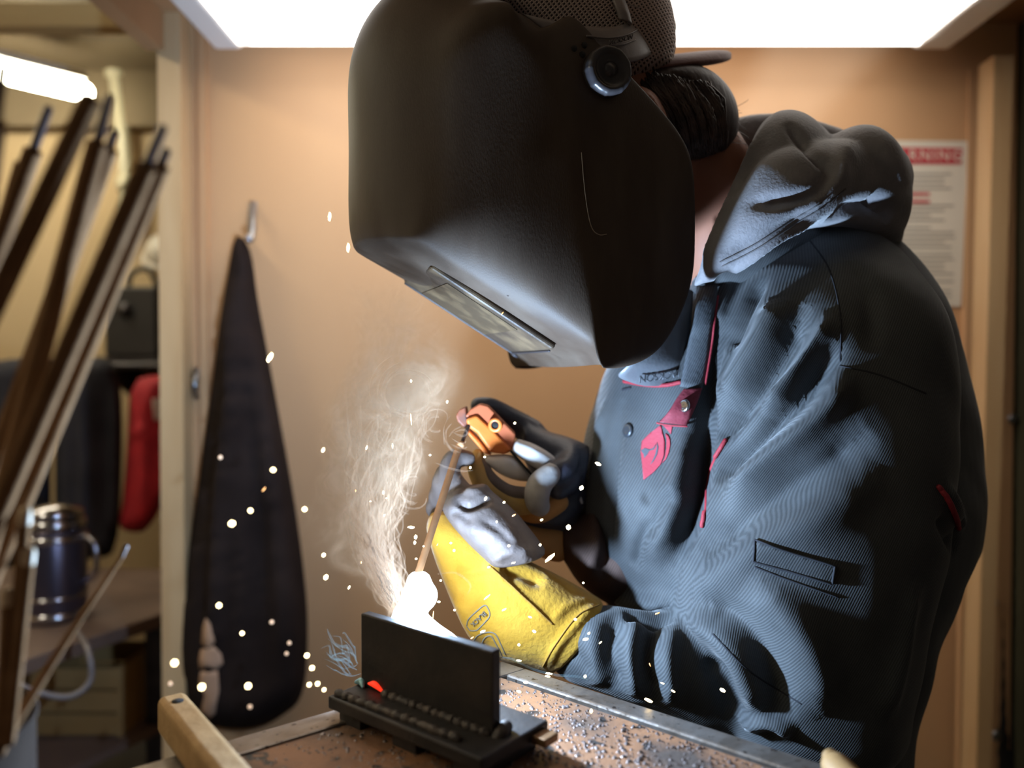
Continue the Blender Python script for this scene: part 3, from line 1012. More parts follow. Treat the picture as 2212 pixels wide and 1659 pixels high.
for i, (tipp, fl, far_, d0, d1, lab) in enumerate(rods):
    T_ = P(*tipp, d0)
    u = (1780 - fl[1]) / (far_[1] - fl[1])
    foot = P(fl[0] + (far_[0] - fl[0]) * u, 1780, d1)
    Fp = T_ + (foot - T_) * ((fl[1] - tipp[1]) / (1780 - tipp[1]))
    ro = thing('welding_rod', lab, 'welding rod', foot, 'spare welding rods standing in the can')
    R1 = 0.0047
    mk('flux_coat', *tube([Fp, Fp + (foot - Fp) * 0.02, foot], [R1 * 0.75, R1, R1], 24, 16), flux, ro)
    mk('bare_end', *tube([T_, (T_ + Fp) / 2, Fp - (T_ - Fp) * 0.05], [0.0022, 0.0024, 0.0026], 12, 12), core, ro)
stub = thing('welding_rod', 'thin bent stub of used rod leaning out of the can past the bench', 'welding rod', canb, 'spare welding rods standing in the can')
mk('flux_coat', *tube([P(262, 1205, 0.46), P(150, 1372, 0.43), P(24, 1575, 0.405), P(0, 1625, 0.40)], [0.0012, 0.0020, 0.0028, 0.0028], 30, 12), flux, stub)
mk('bare_end', *tube([P(272, 1180, 0.462), P(262, 1205, 0.46)], [0.0014, 0.0011], 8, 10), core, stub)
for i, (x, y, lab) in enumerate(((52, 1132, 'bare light tipped rod stub standing highest in the can'), (60, 1218, 'short rod stub with a pale end beside the used rod'),
                                 (16, 1306, 'shortest pale ended rod stub low in the can'))):
    st = thing('welding_rod', lab, 'welding rod', canb, 'spare welding rods standing in the can')
    q0 = P(x, y, 0.395)
    q1 = P(x * 0.35 - 2, 1600, 0.40)
    mk('flux_coat', *tube([q0, q1], [0.0030, 0.0030], 10, 12), flux, st)
    mk('bare_end', *tube([q0 + (q0 - q1).normalized() * 0.006, q0], [0.0031, 0.0031], 4, 12), M('pale_rod_end', (0.5, 0.38, 0.24), 0.6), st)

# ------------------------------------------------------------------ the welder
HY = math.radians(20)
HL = Vector((math.sin(HY), -math.cos(HY), 0))      # towards the welder's left, which faces us
HD = 0.80
HO = P(1130, 400, HD)


def HS(px, py, w):
    return S(px, py, w, HO, HL)


person = thing('person', 'welder in a dark jacket, grey hood and gloves leaning over the table', 'person', Vector((0.33, 0.95, 0)))
denim = M('jacket_twill', (0.040, 0.042, 0.044), 0.75, col2=(0.064, 0.067, 0.069), vscale=14, detail=6, bump=0.35, bscale=70, sheen=0.2, twill=0.34, spec=0.3, bdist=0.0012)
red_cord = M('red_piping', (0.26, 0.014, 0.024), 0.7, bump=0.4, bscale=400)
hood_m = M('grey_fleece', (0.185, 0.175, 0.18), 0.95, col2=(0.23, 0.215, 0.22), vscale=40, bump=0.35, bscale=350, sheen=0.3, spec=0.1)
skin = M('skin', (0.29, 0.115, 0.066), 0.6, spec=0.3, col2=(0.33, 0.135, 0.08), vscale=30, bump=0.08, bscale=200)
hair_m = M('dark_brown_hair', (0.022, 0.012, 0.011), 0.6, spec=0.25, col2=(0.045, 0.026, 0.022), vscale=120, stretch=(1, 1, 0.2), bump=0.5, bscale=160)

def hrows(rows):
    """rows on the turned head: distances follow its mid-plane"""
    return [(ax, ay, bx, by, HD + (ax - 1130) * 0.000174 + o_, HD + (bx - 1130) * 0.000174 + o_, h) for ax, ay, bx, by, o_, h in rows]


def yd(px, o_=0.0):
    return HD + (px - 1130) * 0.000174 + o_


# body: head, neck, torso in one surface
head_parts = [
    loft(hrows([(1120, 40, 1280, -30, 0, 0.055), (1160, 120, 1370, 40, 0, 0.066), (1190, 260, 1425, 180, 0, 0.064), (1220, 380, 1490, 280, 0, 0.062),
          (1250, 470, 1480, 380, 0, 0.055), (1290, 520, 1430, 450, 0, 0.035)]), 30, 36),
    loft(hrows([(1440, 300, 1540, 250, 0, 0.05), (1450, 420, 1600, 350, 0, 0.056), (1470, 560, 1700, 470, 0, 0.062), (1520, 700, 1790, 600, 0.03, 0.05)]), 20, 30),
    loft([(1180, 300, 1230, 330, 0.805, 0.012), (1165, 345, 1225, 360, 0.805, 0.016), (1190, 372, 1230, 372, 0.805, 0.012)], 10, 16),
    loft([(1450, 640, 1900, 560, 0.95, 0.10), (1400, 900, 1960, 860, 0.95, 0.12), (1420, 1200, 1950, 1200, 0.95, 0.11), (1450, 1600, 1900, 1600, 0.95, 0.10), (1480, 1900, 1880, 1900, 0.95, 0.1)], 30, 40),
]
V_, F_ = remesh(head_parts, 0.006, 4)
body = mk('body', V_, F_, skin, person)
earv = inflate([(1345, 195), (1365, 186), (1385, 186), (1412, 200), (1430, 226), (1442, 256), (1436, 272), (1412, 268), (1380, 262), (1350, 240)], 0.762, 0.010, 22, 7, 0.8, smoothpoly=3)
earv = sculpt(*earv, [([(1360, 202), (1395, 208), (1415, 232), (1424, 258)], 0.003, -0.004)])
mk('ear', *earv, skin, person)

# trousers and boots (below the frame, so that the figure stands)
trs = M('dark_trousers', (0.02, 0.021, 0.028), 0.85, col2=(0.03, 0.031, 0.04), vscale=12, bump=0.2)
tc_ = P(1680, 1600, 0.95)
for s in (-1, 1):
    hx, hy = tc_.x + 0.07 * s, tc_.y + 0.05 * s
    hip = Vector((hx, hy, 0.78))
    mk('trouser_leg', *tube([hip + Vector((0, 0, 0.12)), hip + Vector((0, 0, -0.05)), Vector((hx - 0.03, hy - 0.01, 0.46)), Vector((hx, hy, 0.09))], [0.10, 0.105, 0.075, 0.06], 30, 24), trs, person)
    mk('boot', *tube([Vector((hx + 0.04, hy + 0.01, 0.055)), Vector((hx - 0.04, hy - 0.01, 0.055)), Vector((hx - 0.15, hy - 0.04, 0.045))], [0.05, 0.052, 0.042], 16, 16), black_cloth, person)

# ---- jacket
torso = loft([
    (1540, 500, 1850, 470, 0.92, 0.05),
    (1500, 570, 1925, 540, 0.918, 0.10),
    (1430, 660, 1990, 640, 0.928, 0.14),
    (1330, 760, 2035, 760, 0.928, 0.16),
    (1287, 860, 2062, 880, 0.933, 0.17),
    (1268, 960, 2077, 990, 0.933, 0.175),
    (1252, 1050, 2078, 1080, 0.928, 0.18),
    (1262, 1150, 2068, 1165, 0.928, 0.18),
    (1292, 1220, 2036, 1225, 0.928, 0.175),
    (1318, 1275, 2015, 1290, 0.923, 0.165),
    (1375, 1320, 1990, 1370, 0.923, 0.15),
    (1420, 1400, 1965, 1460, 0.923, 0.145),
    (1430, 1520, 1940, 1560, 0.923, 0.145),
    (1440, 1660, 1932, 1660, 0.923, 0.15),
    (1440, 1780, 1935, 1780, 0.923, 0.15)], 90, 72, 2.2)
upper = loft([
    (1690, 520, 1850, 490, 0.86, 0.04),
    (1625, 570, 1925, 545, 0.845, 0.075),
    (1585, 640, 1975, 620, 0.825, 0.10),
    (1553, 720, 2010, 710, 0.815, 0.112),
    (1535, 820, 2032, 820, 0.81, 0.115),
    (1535, 930, 2036, 930, 0.805, 0.115),
    (1525, 1040, 2032, 1040, 0.80, 0.112),
    (1500, 1140, 2022, 1140, 0.795, 0.11),
    (1468, 1240, 2005, 1240, 0.79, 0.108),
    (1458, 1330, 1988, 1330, 0.79, 0.105),
    (1468, 1420, 1970, 1420, 0.79, 0.10),
    (1500, 1500, 1950, 1500, 0.79, 0.095),
    (1560, 1570, 1935, 1570, 0.79, 0.085),
    (1660, 1625, 1900, 1625, 0.795, 0.06)], 90, 64, 2.15)
fore = loft([
    (1236, 1335, 1188, 1440, 0.785, 0.030),
    (1268, 1318, 1225, 1466, 0.782, 0.040),
    (1320, 1315, 1290, 1490, 0.778, 0.048),
    (1380, 1325, 1365, 1515, 0.772, 0.052),
    (1440, 1330, 1440, 1540, 0.775, 0.056),
    (1510, 1320, 1530, 1572, 0.785, 0.06),
    (1600, 1340, 1620, 1600, 0.79, 0.06),
    (1700, 1400, 1700, 1600, 0.795, 0.05)], 50, 48, 2.1)
V_, F_ = remesh([torso, upper, fore], 0.0034, 6, 0.5)
folds = [
    # the sleeve stands off the chest
    ([(1560, 690), (1530, 780), (1528, 880), (1515, 980), (1508, 1060), (1482, 1150), (1450, 1240)], 0.012, -0.024),
    ([(1590, 690), (1562, 780), (1560, 880), (1548, 980), (1540, 1060), (1515, 1150), (1482, 1250), (1475, 1330)], 0.012, 0.009),
    # ridges that fall from the shoulder towards the inner elbow
    ([(1690, 640), (1655, 720), (1610, 800), (1575, 880)], 0.016, 0.017),
    ([(1800, 670), (1750, 750), (1700, 820), (1645, 890)], 0.008, 0.016, 0.014),
    ([(1735, 650), (1700, 740), (1650, 820), (1600, 890), (1560, 950)], 0.010, -0.020),
    ([(1830, 800), (1790, 870), (1720, 940), (1640, 1010), (1570, 1080)], 0.012, 0.018),
    ([(1810, 740), (1750, 840), (1680, 910), (1600, 985), (1550, 1035)], 0.009, -0.020),
    ([(1640, 600), (1605, 680), (1570, 760)], 0.009, -0.014),
    ([(1600, 560), (1570, 640), (1545, 720)], 0.012, 0.010),
    ([(1880, 930), (1800, 1000), (1700, 1060), (1600, 1130), (1520, 1200)], 0.014, -0.014),
    ([(1900, 1010), (1800, 1090), (1680, 1160), (1560, 1230), (1490, 1290)], 0.020, 0.010),
    ([(1840, 560), (1880, 640), (1890, 760)], 0.010, -0.005),
    # elbow roll
    ([(1480, 1345), (1540, 1360), (1590, 1410), (1620, 1480), (1640, 1540)], 0.014, 0.014),
    ([(1500, 1300), (1570, 1330), (1630, 1390), (1670, 1470), (1690, 1560)], 0.013, -0.015),
    ([(1520, 1420), (1560, 1450), (1580, 1510), (1600, 1560)], 0.009, -0.009),
    ([(1600, 1570), (1660, 1560), (1715, 1590)], 0.007, 0.010),
    ([(1620, 1250), (1700, 1330), (1760, 1430), (1790, 1550)], 0.016, 0.009),
    # cuff folds on the forearm
    ([(1290, 1325), (1282, 1390), (1290, 1450), (1310, 1485)], 0.014, 0.006),
    ([(1335, 1325), (1318, 1385), (1322, 1440), (1345, 1495)], 0.008, -0.013, 0.011),
    ([(1375, 1325), (1360, 1390), (1362, 1450), (1380, 1510)], 0.011, 0.010),
    ([(1425, 1335), (1402, 1390), (1400, 1450), (1418, 1520)], 0.007, -0.014, 0.010),
    ([(1452, 1345), (1438, 1400), (1440, 1460), (1455, 1530)], 0.010, 0.008),
    ([(1225, 1400), (1250, 1420), (1275, 1460)], 0.006, -0.005),
    # chest
    ([(1310, 860), (1290, 960), (1280, 1080), (1290, 1180)], 0.010, 0.008),
    ([(1345, 860), (1325, 980), (1318, 1100), (1320, 1200)], 0.010, -0.007),
    ([(1500, 940), (1470, 1030), (1440, 1120), (1400, 1220)], 0.014, 0.012),
    ([(1530, 930), (1510, 1020), (1490, 1110), (1460, 1200)], 0.010, -0.014),
    ([(1460, 1060), (1430, 1110), (1410, 1160)], 0.008, -0.010),
    ([(1410, 1120), (1380, 1180), (1370, 1230)], 0.007, -0.008),
    ([(1320, 1280), (1380, 1300), (1460, 1300)], 0.010, 0.012),
    ([(1345, 1330), (1400, 1335), (1460, 1335)], 0.010, -0.016),
    # back panel over the vent
    ([(2030, 1050), (2060, 1100), (2075, 1150)], 0.008, 0.008),
    ([(2020, 1110), (2050, 1160), (2066, 1190)], 0.008, -0.010),
    ([(1990, 1250), (1950, 1400), (1900, 1560)], 0.012, 0.008),
]
V_, F_ = sculpt(V_, F_, folds)
# fine random drape
jr = np.random.RandomState(5)
Vn = np.array([tuple(v) for v in V_])
Nn = vnormals(V_, F_)
dsum = np.zeros(len(Vn))
for i in range(14):
    kdir = jr.normal(size=3)
    kdir /= np.linalg.norm(kdir)
    fr = jr.uniform(25, 75)
    dsum += np.sin(Vn @ kdir * fr + jr.uniform(0, 6.28) + 1.5 * np.sin(Vn @ np.roll(kdir, 1) * fr * 0.6)) / fr * 0.05
Vn += Nn * dsum[:, None] * 0.55
V_ = [Vector(v) for v in Vn]
jacket = mk('jacket', V_, F_, denim, person)
JB = BVHTree.FromPolygons(V_, F_)

# seams
dark_thread = M('dark_thread', (0.012, 0.012, 0.016), 0.9)


def surf_line(pts, bvh, off, n=60):
    out = []
    for x, y in cr(pts, n):
        p, nn = on_surface(bvh, x, y, off)
        if p is not None:
            if out and (p - out[-1]).length > 0.06:
                continue
            out.append(p)
    return out


def cord(name, pts, bvh, r, mat, parent, off=None, n=50):
    L = surf_line(pts, bvh, r * 0.3 if off is None else off, n)
    if len(L) > 2:
        return mk(name, *tube(L, r, len(L), 8), mat, parent)


for ln in ([(1735, 500), (1790, 580), (1815, 680), (1815, 780)], [(1815, 790), (1900, 810), (2000, 850)], [(1540, 1370), (1620, 1450), (1730, 1520)]):
    cord('seam', ln, JB, 0.0010, dark_thread, jacket, -0.0004)
# armhole and vent piping
cord('piping', [(1568, 952), (1540, 1000), (1527, 1050), (1524, 1100), (1518, 1136)], JB, 0.0023, red_cord, jacket, 0.001, 40)
cord('piping', [(2026, 1052), (2048, 1080), (2062, 1112), (2070, 1140)], JB, 0.0026, red_cord, jacket, 0.001, 30)

# pen pocket on the sleeve
po_out = [(1634, 1168), (1802, 1222), (1796, 1262), (1628, 1212)]
pk = mk('sleeve_pocket', *decal(po_out, JB, 0.0002, 0.0022, 7), denim, jacket)
for a_, b_ in zip(po_out, po_out[1:] + po_out[:1]):
    cord('stitch_line', [a_, ((a_[0] + b_[0]) / 2, (a_[1] + b_[1]) / 2), b_], JB, 0.0011, dark_thread, pk, 0.0024, 24)
cord('stitch_line', [(1632, 1225), (1700, 1252), (1810, 1290)], JB, 0.0009, dark_thread, pk, 0.0002, 30)
# chest: snap, emblem, tab, placket
steel_snap = M('snap_steel', (0.6, 0.58, 0.55), 0.22, 1.0)
dark_snap = M('snap_dark', (0.06, 0.065, 0.075), 0.35, 0.6)
p, n_ = on_surface(JB, 1358, 930, 0.0)
mk('snap', *lathe([(0, 0.0), (0.0075, 0.0), (0.0078, 0.002), (0.0055, 0.0035), (0.003, 0.003), (0, 0.0028)], p, n_, 24), dark_snap, jacket)
red_print2 = M('red_emblem', (0.28, 0.018, 0.034), 0.7, bump=0.2, bscale=300)
emb = [(1432, 915), (1425, 925), (1410, 938), (1396, 952), (1388, 966), (1387, 980), (1394, 974), (1396, 966), (1402, 968), (1408, 972), (1414, 968), (1419, 962), (1421, 956),
       (1422, 966), (1420, 980), (1416, 992), (1409, 1001), (1413, 1001), (1420, 992), (1425, 980), (1427, 965), (1425, 955), (1432, 946), (1436, 958), (1437, 975), (1433, 992), (1426, 1008), (1414, 1020), (1400, 1030), (1391, 1036),
       (1388, 1020), (1387, 1000), (1386, 986), (1384, 976), (1385, 962), (1388, 950), (1396, 940), (1412, 926), (1424, 917)]
emb_body = [(1428, 918), (1412, 930), (1398, 942), (1388, 955), (1386, 972), (1395, 968), (1404, 970), (1411, 967), (1417, 960), (1421, 954), (1421, 968), (1418, 982), (1412, 994), (1406, 1002),
            (1413, 999), (1420, 990), (1425, 977), (1427, 963), (1427, 950), (1433, 940), (1437, 952), (1437, 972), (1434, 990), (1425, 1008), (1412, 1021), (1399, 1029), (1391, 1037),
            (1389, 1015), (1388, 995), (1387, 980), (1392, 990), (1397, 984), (1400, 975), (1393, 974), (1386, 976), (1385, 955), (1393, 943), (1408, 930), (1420, 920)]
tail = [(1438, 936), (1441, 948), (1441, 968), (1437, 990), (1432, 1000), (1440, 992), (1446, 978), (1449, 962), (1448, 948), (1444, 940)]
wisp = [(1432, 918), (1440, 926), (1450, 938), (1453, 922), (1446, 919)]
core_e = [(1428, 918), (1405, 936), (1388, 953), (1385, 975), (1388, 1000), (1391, 1037), (1412, 1021), (1428, 1004), (1436, 982), (1437, 955), (1432, 935)]
eo = mk('chest_emblem', *decal(core_e, JB, 0.0004, 0.0008, 4), red_print2, jacket)
eo['label'] = 'red printed emblem on the chest'
mk('emblem_tail', *decal(tail, JB, 0.0004, 0.0008, 4), red_print2, eo)
mk('emblem_tail', *decal(wisp, JB, 0.0004, 0.0008, 4), red_print2, eo)
grey_th = M('emblem_gap', (0.05, 0.055, 0.065), 0.8)
for sw in ([(1421, 955), (1424, 966), (1421, 982), (1413, 997), (1406, 1004), (1411, 995), (1417, 982), (1420, 968)], [(1386, 973), (1395, 968), (1404, 971), (1412, 968), (1420, 958), (1414, 971), (1404, 974), (1400, 982), (1393, 990), (1392, 982), (1388, 977)]):
    mk('emblem_line', *decal(sw, JB, 0.0010, 0.0006, 3), grey_th, eo)

# placket strap and red tab with snap, hanging from the collar
strap_m = M('placket_twill', (0.05, 0.055, 0.06), 0.8, col2=(0.065, 0.07, 0.078), vscale=30, bump=0.3, bscale=200, twill=0.3)


def ribbon(rows, th=0.003, n=24, m=6):
    """flat strap between two image lines at given distances"""
    R = cr(rows, n)
    V, Fc = [], []
    for r in R:
        A, B = P(r[0], r[1], r[4]), P(r[2], r[3], r[5])
        for j in range(m + 1):
            u = j / m
            V.append(A + (B - A) * u - FWD * (0.002 * math.sin(u * math.pi)))
    k = len(V)
    V += [v + FWD * th for v in V[:k]]
    w = m + 1
    for i in range(n - 1):
        for j in range(m):
            a = i * w + j
            Fc.append((a, a + 1, a + w + 1, a + w))
            Fc.append((k + a, k + a + w, k + a + w + 1, k + a + 1))
    for i in range(n - 1):
        for j in (0, m):
            a = i * w + j
            Fc.append((a, a + w, k + a + w, k + a))
    for j in range(m):
        for i in (0, n - 1):
            a = i * w + j
            Fc.append((a, k + a, k + a + 1, a + 1))
    return V, Fc


def sd(px, py, off):
    p, n_ = on_surface(JB, px, py, 0)
    return ((p - CAM).dot(FWD) if p is not None else 0.84) - off


pl_rows = []
for xa, ya, xb, yb in ((1505, 618, 1552, 596), (1504, 660, 1549, 640), (1498, 700, 1540, 690), (1490, 730, 1534, 735), (1480, 780, 1528, 790), (1470, 835, 1517, 842)):
    dd = min(sd(xa, ya, 0.006), sd(xb, yb, 0.006), 0.83)
    pl_rows.append((xa, ya, xb, yb, dd, dd))
pk2 = mk('collar_placket', *ribbon(pl_rows, 0.003), strap_m, jacket)
mk('placket_piping', *tube([P(1551, 640, pl_rows[1][5] + 0.001), P(1543, 700, pl_rows[2][5] + 0.001), P(1537, 750, pl_rows[3][5] + 0.001), P(1524, 830, pl_rows[5][5] + 0.001)], 0.0011, 24, 8), red_cord, pk2)
dd = pl_rows[-1][4]
tabm = M('red_tab_cloth', (0.19, 0.018, 0.030), 0.75, col2=(0.25, 0.035, 0.05), vscale=60, bump=0.3, bscale=300)
tb_ = mk('collar_tab', *ribbon([(1478, 840, 1517, 838, dd - 0.002, dd - 0.002), (1462, 862, 1507, 868, dd - 0.007, dd - 0.007), (1446, 888, 1494, 898, dd - 0.010, dd - 0.011), (1425, 912, 1484, 919, dd - 0.006, dd - 0.008)], 0.003), tabm, jacket)
sp_ = P(1480, 877, dd - 0.0115)
mk('snap', *lathe([(0, 0.0), (0.0065, 0.0), (0.0068, 0.0015), (0.005, 0.003), (0.0035, 0.0022), (0, 0.003)], sp_, (-0.8, -0.55, 0.2), 24), steel_snap, tb_)
cord('stitch_line', [(1424, 914), (1450, 919), (1483, 921)], JB, 0.001, red_cord, tb_, 0.004, 16)
# red collar edge under the helmet
cord('collar_piping', [(1350, 824), (1400, 832), (1440, 832), (1470, 826)], JB, 0.0022, red_cord, jacket, 0.001, 30)
cord('pocket_slit', [(1346, 842), (1362, 838)], JB, 0.0016, dark_thread, jacket, 0.0, 12)

DOFF = 0.045
# right sleeve (far arm), widened and browned to paint the hand's shadow
rs = loft([(1430, 1090, 1430, 1320, 0.86, 0.05), (1345, 1096, 1350, 1316, 0.845, 0.05), (1292, 1106, 1302, 1296, 0.84, 0.048), (1248, 1112, 1250, 1258, 0.838, 0.042), (1214, 1128, 1214, 1204, 0.835, 0.034)], 30, 32, 2.1)
V2, F2 = remesh([rs], 0.004, 4)
V2, F2 = sculpt(V2, F2, [([(1270, 1090), (1290, 1160), (1270, 1240)], 0.008, 0.010), ([(1300, 1090), (1320, 1170), (1300, 1260)], 0.008, -0.012)])
mk('far_sleeve_shadow', V2, F2, M('shadow_brown_twill', (0.060, 0.036, 0.030), 0.9, spec=0.15, col2=(0.08, 0.05, 0.04), vscale=16, bump=0.3, twill=0.3), jacket)

DOFF = -0.03
DOFF = 0.0
mk('collar', *remesh([loft([(1500, 600, 1512, 640, 0.845, 0.02), (1550, 560, 1580, 640, 0.845, 0.035), (1640, 520, 1690, 620, 0.85, 0.05), (1740, 470, 1790, 600, 0.875, 0.06), (1850, 470, 1880, 590, 0.91, 0.06)], 30, 32)], 0.004, 3), denim, jacket)
DOFF = -0.03
# ---- grey hood
hoods = [
    loft([(1503, 604, 1506, 618, 0.80, 0.006), (1535, 530, 1556, 592, 0.795, 0.022), (1590, 425, 1640, 556, 0.79, 0.036), (1650, 340, 1725, 502, 0.80, 0.048),
          (1740, 315, 1800, 486, 0.83, 0.055), (1850, 310, 1866, 502, 0.87, 0.062), (1915, 350, 1915, 528, 0.90, 0.055), (1940, 400, 1932, 500, 0.93, 0.03)], 50, 40),
    loft([(1575, 440, 1640, 470, 0.81, 0.02), (1610, 350, 1710, 430, 0.82, 0.035), (1645, 268, 1760, 390, 0.84, 0.045), (1680, 248, 1790, 370, 0.88, 0.05), (1720, 270, 1800, 380, 0.93, 0.05)], 30, 32),
    loft([(1745, 330, 1800, 440, 0.84, 0.03), (1800, 292, 1860, 440, 0.85, 0.05), (1850, 282, 1915, 450, 0.87, 0.06), (1905, 325, 1945, 430, 0.90, 0.045)], 30, 32),
    loft([(1555, 268, 1580, 330, 0.93, 0.02), (1620, 252, 1640, 340, 0.95, 0.03), (1700, 256, 1720, 360, 0.96, 0.04), (1800, 285, 1800, 400, 0.96, 0.045)], 24, 24),
    loft([(1700, 470, 1760, 490, 0.87, 0.03), (1790, 420, 1830, 510, 0.87, 0.06), (1870, 420, 1900, 540, 0.90, 0.06), (1925, 440, 1927, 545, 0.92, 0.03)], 24, 28),
]
V_, F_ = remesh(hoods, 0.0032, 5)
V_, F_ = sculpt(V_, F_, [
    ([(1795, 345), (1785, 385), (1755, 420), (1690, 435), (1610, 440)], 0.006, -0.009),
    ([(1835, 300), (1815, 340), (1800, 380), (1770, 425), (1720, 470)], 0.008, 0.009, 0.018),
    ([(1700, 262), (1745, 320), (1790, 365)], 0.007, -0.008),
    ([(1655, 262), (1625, 340), (1585, 430), (1545, 520), (1512, 600)], 0.006, 0.008),
    ([(1560, 560), (1640, 520), (1730, 470), (1830, 400)], 0.010, -0.006),
    ([(1510, 612), (1600, 572), (1690, 512), (1760, 478)], 0.005, 0.006),
    ([(1870, 440), (1900, 450), (1925, 480)], 0.010, -0.012),
    ([(1790, 470), (1850, 455), (1905, 480)], 0.010, -0.012),
])
hood = mk('hood', V_, F_, hood_m, person)
HB = BVHTree.FromPolygons(V_, F_)
for ln in ([(1560, 575), (1640, 535), (1720, 482), (1780, 445), (1826, 408)], [(1556, 566), (1634, 526), (1714, 474), (1774, 438)]):
    cord('stitch_line', ln, HB, 0.0008, M('fleece_thread', (0.12, 0.11, 0.11), 0.9), hood, 0.0003, 60)

DOFF = 0.0
# ---- hair: a swept cap of hair plus loose strands
hv = [loft(hrows([(1240, 215, 1474, 160, 0, 0.050), (1262, 248, 1516, 190, 0, 0.068), (1290, 285, 1548, 225, 0, 0.074), (1320, 325, 1564, 268, 0, 0.076),
            (1365, 360, 1562, 318, 0, 0.072), (1405, 385, 1545, 358, 0, 0.060)]), 40, 40, 2.2, True, False)]
V_, F_ = remesh(hv, 0.0035, 3)
V_, F_ = sculpt(V_, F_, [([(1400 + i * 6, 150), (1450 + i * 10, 200), (1480 + i * 11, 260), (1500 + i * 8, 345)], 0.0035, 0.006 * (1 if i % 2 else -1)) for i in range(-5, 7)])
hair = mk('hair', V_, F_, hair_m, person)
HRB = BVHTree.FromPolygons(V_, F_)
hr = random.Random(21)
SV, SF = [], []
for i in range(900):
    u = hr.random()
    sx, sy = 1400 + 125 * u + hr.uniform(-12, 12), 168 + 20 * u + hr.uniform(-10, 30)
    ex, ey = 1478 + 78 * u + hr.uniform(-14, 14), 345 + hr.uniform(-70, 20) - 25 * u
    mx_, my_ = (sx + ex) / 2 + hr.uniform(6, 18), (sy + ey) / 2 - hr.uniform(-5, 15)
    pts = []
    for x, y in cr([(sx, sy), (mx_, my_), (ex, ey)], 7):
        p_, n_ = on_surface(HRB, x, y, hr.uniform(0.0003, 0.0028))
        pts.append(p_ if p_ is not None else P(x, y, yd(x, hr.uniform(-0.04, 0.0))))
    t = tube(pts, [0.0010] * 6 + [0.0003], 9, 4, cap=False)
    k = len(SV)
    SV += t[0]
    SF += [tuple(j + k for j in f) for f in t[1]]
for i in range(60):
    x, y = 1545 + hr.uniform(-20, 15), hr.uniform(225, 335)
    d = 0.83 + hr.uniform(-0.02, 0.03)
    dx, dy = hr.uniform(15, 75), hr.uniform(-15, 45)
    pts = [P(x, y, d), P(x + dx * 0.5, y + dy * 0.2 + hr.uniform(-8, 8), d), P(x + dx * 0.9, y + dy * 0.6, d), P(x + dx, y + dy, d)]
    t = tube(pts, [0.0003, 0.0003, 0.00025, 0.0002], 12, 4, cap=False)
    k = len(SV)
    SV += t[0]
    SF += [tuple(j + k for j in f) for f in t[1]]
for i in range(260):
    # short ends that break up the outline at the nape
    u = hr.random()
    x, y = 1470 + 95 * math.sin(u * 1.75), 150 + 215 * u
    x += hr.uniform(-26, 4)
    x += 10
    d = yd(x, hr.uniform(-0.05, 0.0))
    ln_ = hr.uniform(18, 46)
    cx_ = hr.uniform(2, 20)
    pts = [P(x - 6, y - 8, d), P(x + cx_ * 0.6, y + ln_ * 0.4, d), P(x + cx_, y + ln_ * 0.8, d), P(x + cx_ * hr.uniform(0.3, 1.6), y + ln_, d)]
    t = tube(pts, [0.0006, 0.0006, 0.0005, 0.0002], 10, 4, cap=False)
    k = len(SV)
    SV += t[0]
    SF += [tuple(j + k for j in f) for f in t[1]]
for rr_ in ((1545, 240, 1575, 215, 1590, 240, 1570, 262), (1540, 230, 1560, 218, 1570, 235, 1562, 255)):
    pts = [P(rr_[i], rr_[i + 1], 0.82) for i in range(0, 8, 2)]
    t = tube(pts, 0.0004, 16, 4, cap=False)
    k = len(SV)
    SV += t[0]
    SF += [tuple(j + k for j in f) for f in t[1]]
hs_ = mk('hair_strands', SV, SF, M('brown_strand', (0.085, 0.052, 0.04), 0.5, col2=(0.03, 0.018, 0.015), vscale=60), hair)
hs_['kind'] = 'stuff'

# ---- mesh cap worn backwards
cap_m = M('cap_mesh', (0.16, 0.105, 0.085), 0.8, spec=0.2)
nt = cap_m.node_tree
b = nt.nodes['Principled BSDF']
tcn = node(nt, 'ShaderNodeTexCoord')
mpn = node(nt, 'ShaderNodeMapping')
mpn.inputs['Rotation'].default_value = (0, math.radians(38), math.radians(10))
nt.links.new(tcn.outputs['Object'], mpn.inputs['Vector'])
sep = node(nt, 'ShaderNodeSeparateXYZ')
nt.links.new(mpn.outputs[0], sep.inputs[0])
sins = []
for ch, fr in (('X', 1700), ('Z', 2200)):
    ml = node(nt, 'ShaderNodeMath', operation='MULTIPLY')
    ml.inputs[1].default_value = fr
    nt.links.new(sep.outputs[ch], ml.inputs[0])
    sn = node(nt, 'ShaderNodeMath', operation='SINE')
    nt.links.new(ml.outputs[0], sn.inputs[0])
    sins.append(sn)
mxn = node(nt, 'ShaderNodeMath', operation='MINIMUM')
nt.links.new(sins[0].outputs[0], mxn.inputs[0])
nt.links.new(sins[1].outputs[0], mxn.inputs[1])
rp = node(nt, 'ShaderNodeValToRGB')
rp.color_ramp.elements[0].position = 0.0
rp.color_ramp.elements[0].color = (0.36, 0.265, 0.225, 1)
rp.color_ramp.elements[1].position = 0.25
rp.color_ramp.elements[1].color = (0.02, 0.012, 0.01, 1)
nt.links.new(mxn.outputs[0], rp.inputs[0])
nt.links.new(rp.outputs[0], b.inputs['Base Color'])
bpn = node(nt, 'ShaderNodeBump')
bpn.inputs['Strength'].default_value = 0.6
bpn.inputs['Distance'].default_value = -0.001
nt.links.new(mxn.outputs[0], bpn.inputs['Height'])
nt.links.new(bpn.outputs[0], b.inputs['Normal'])
cpv = loft(hrows([(1060, -60, 1180, -120, 0, 0.05), (1010, 20, 1300, -90, 0, 0.078), (1020, 80, 1390, -30, 0, 0.086), (1080, 140, 1424, 60, 0, 0.090), (1160, 200, 1430, 140, 0, 0.089), (1230, 250, 1418, 188, 0, 0.082)]), 40, 56, 2.2)
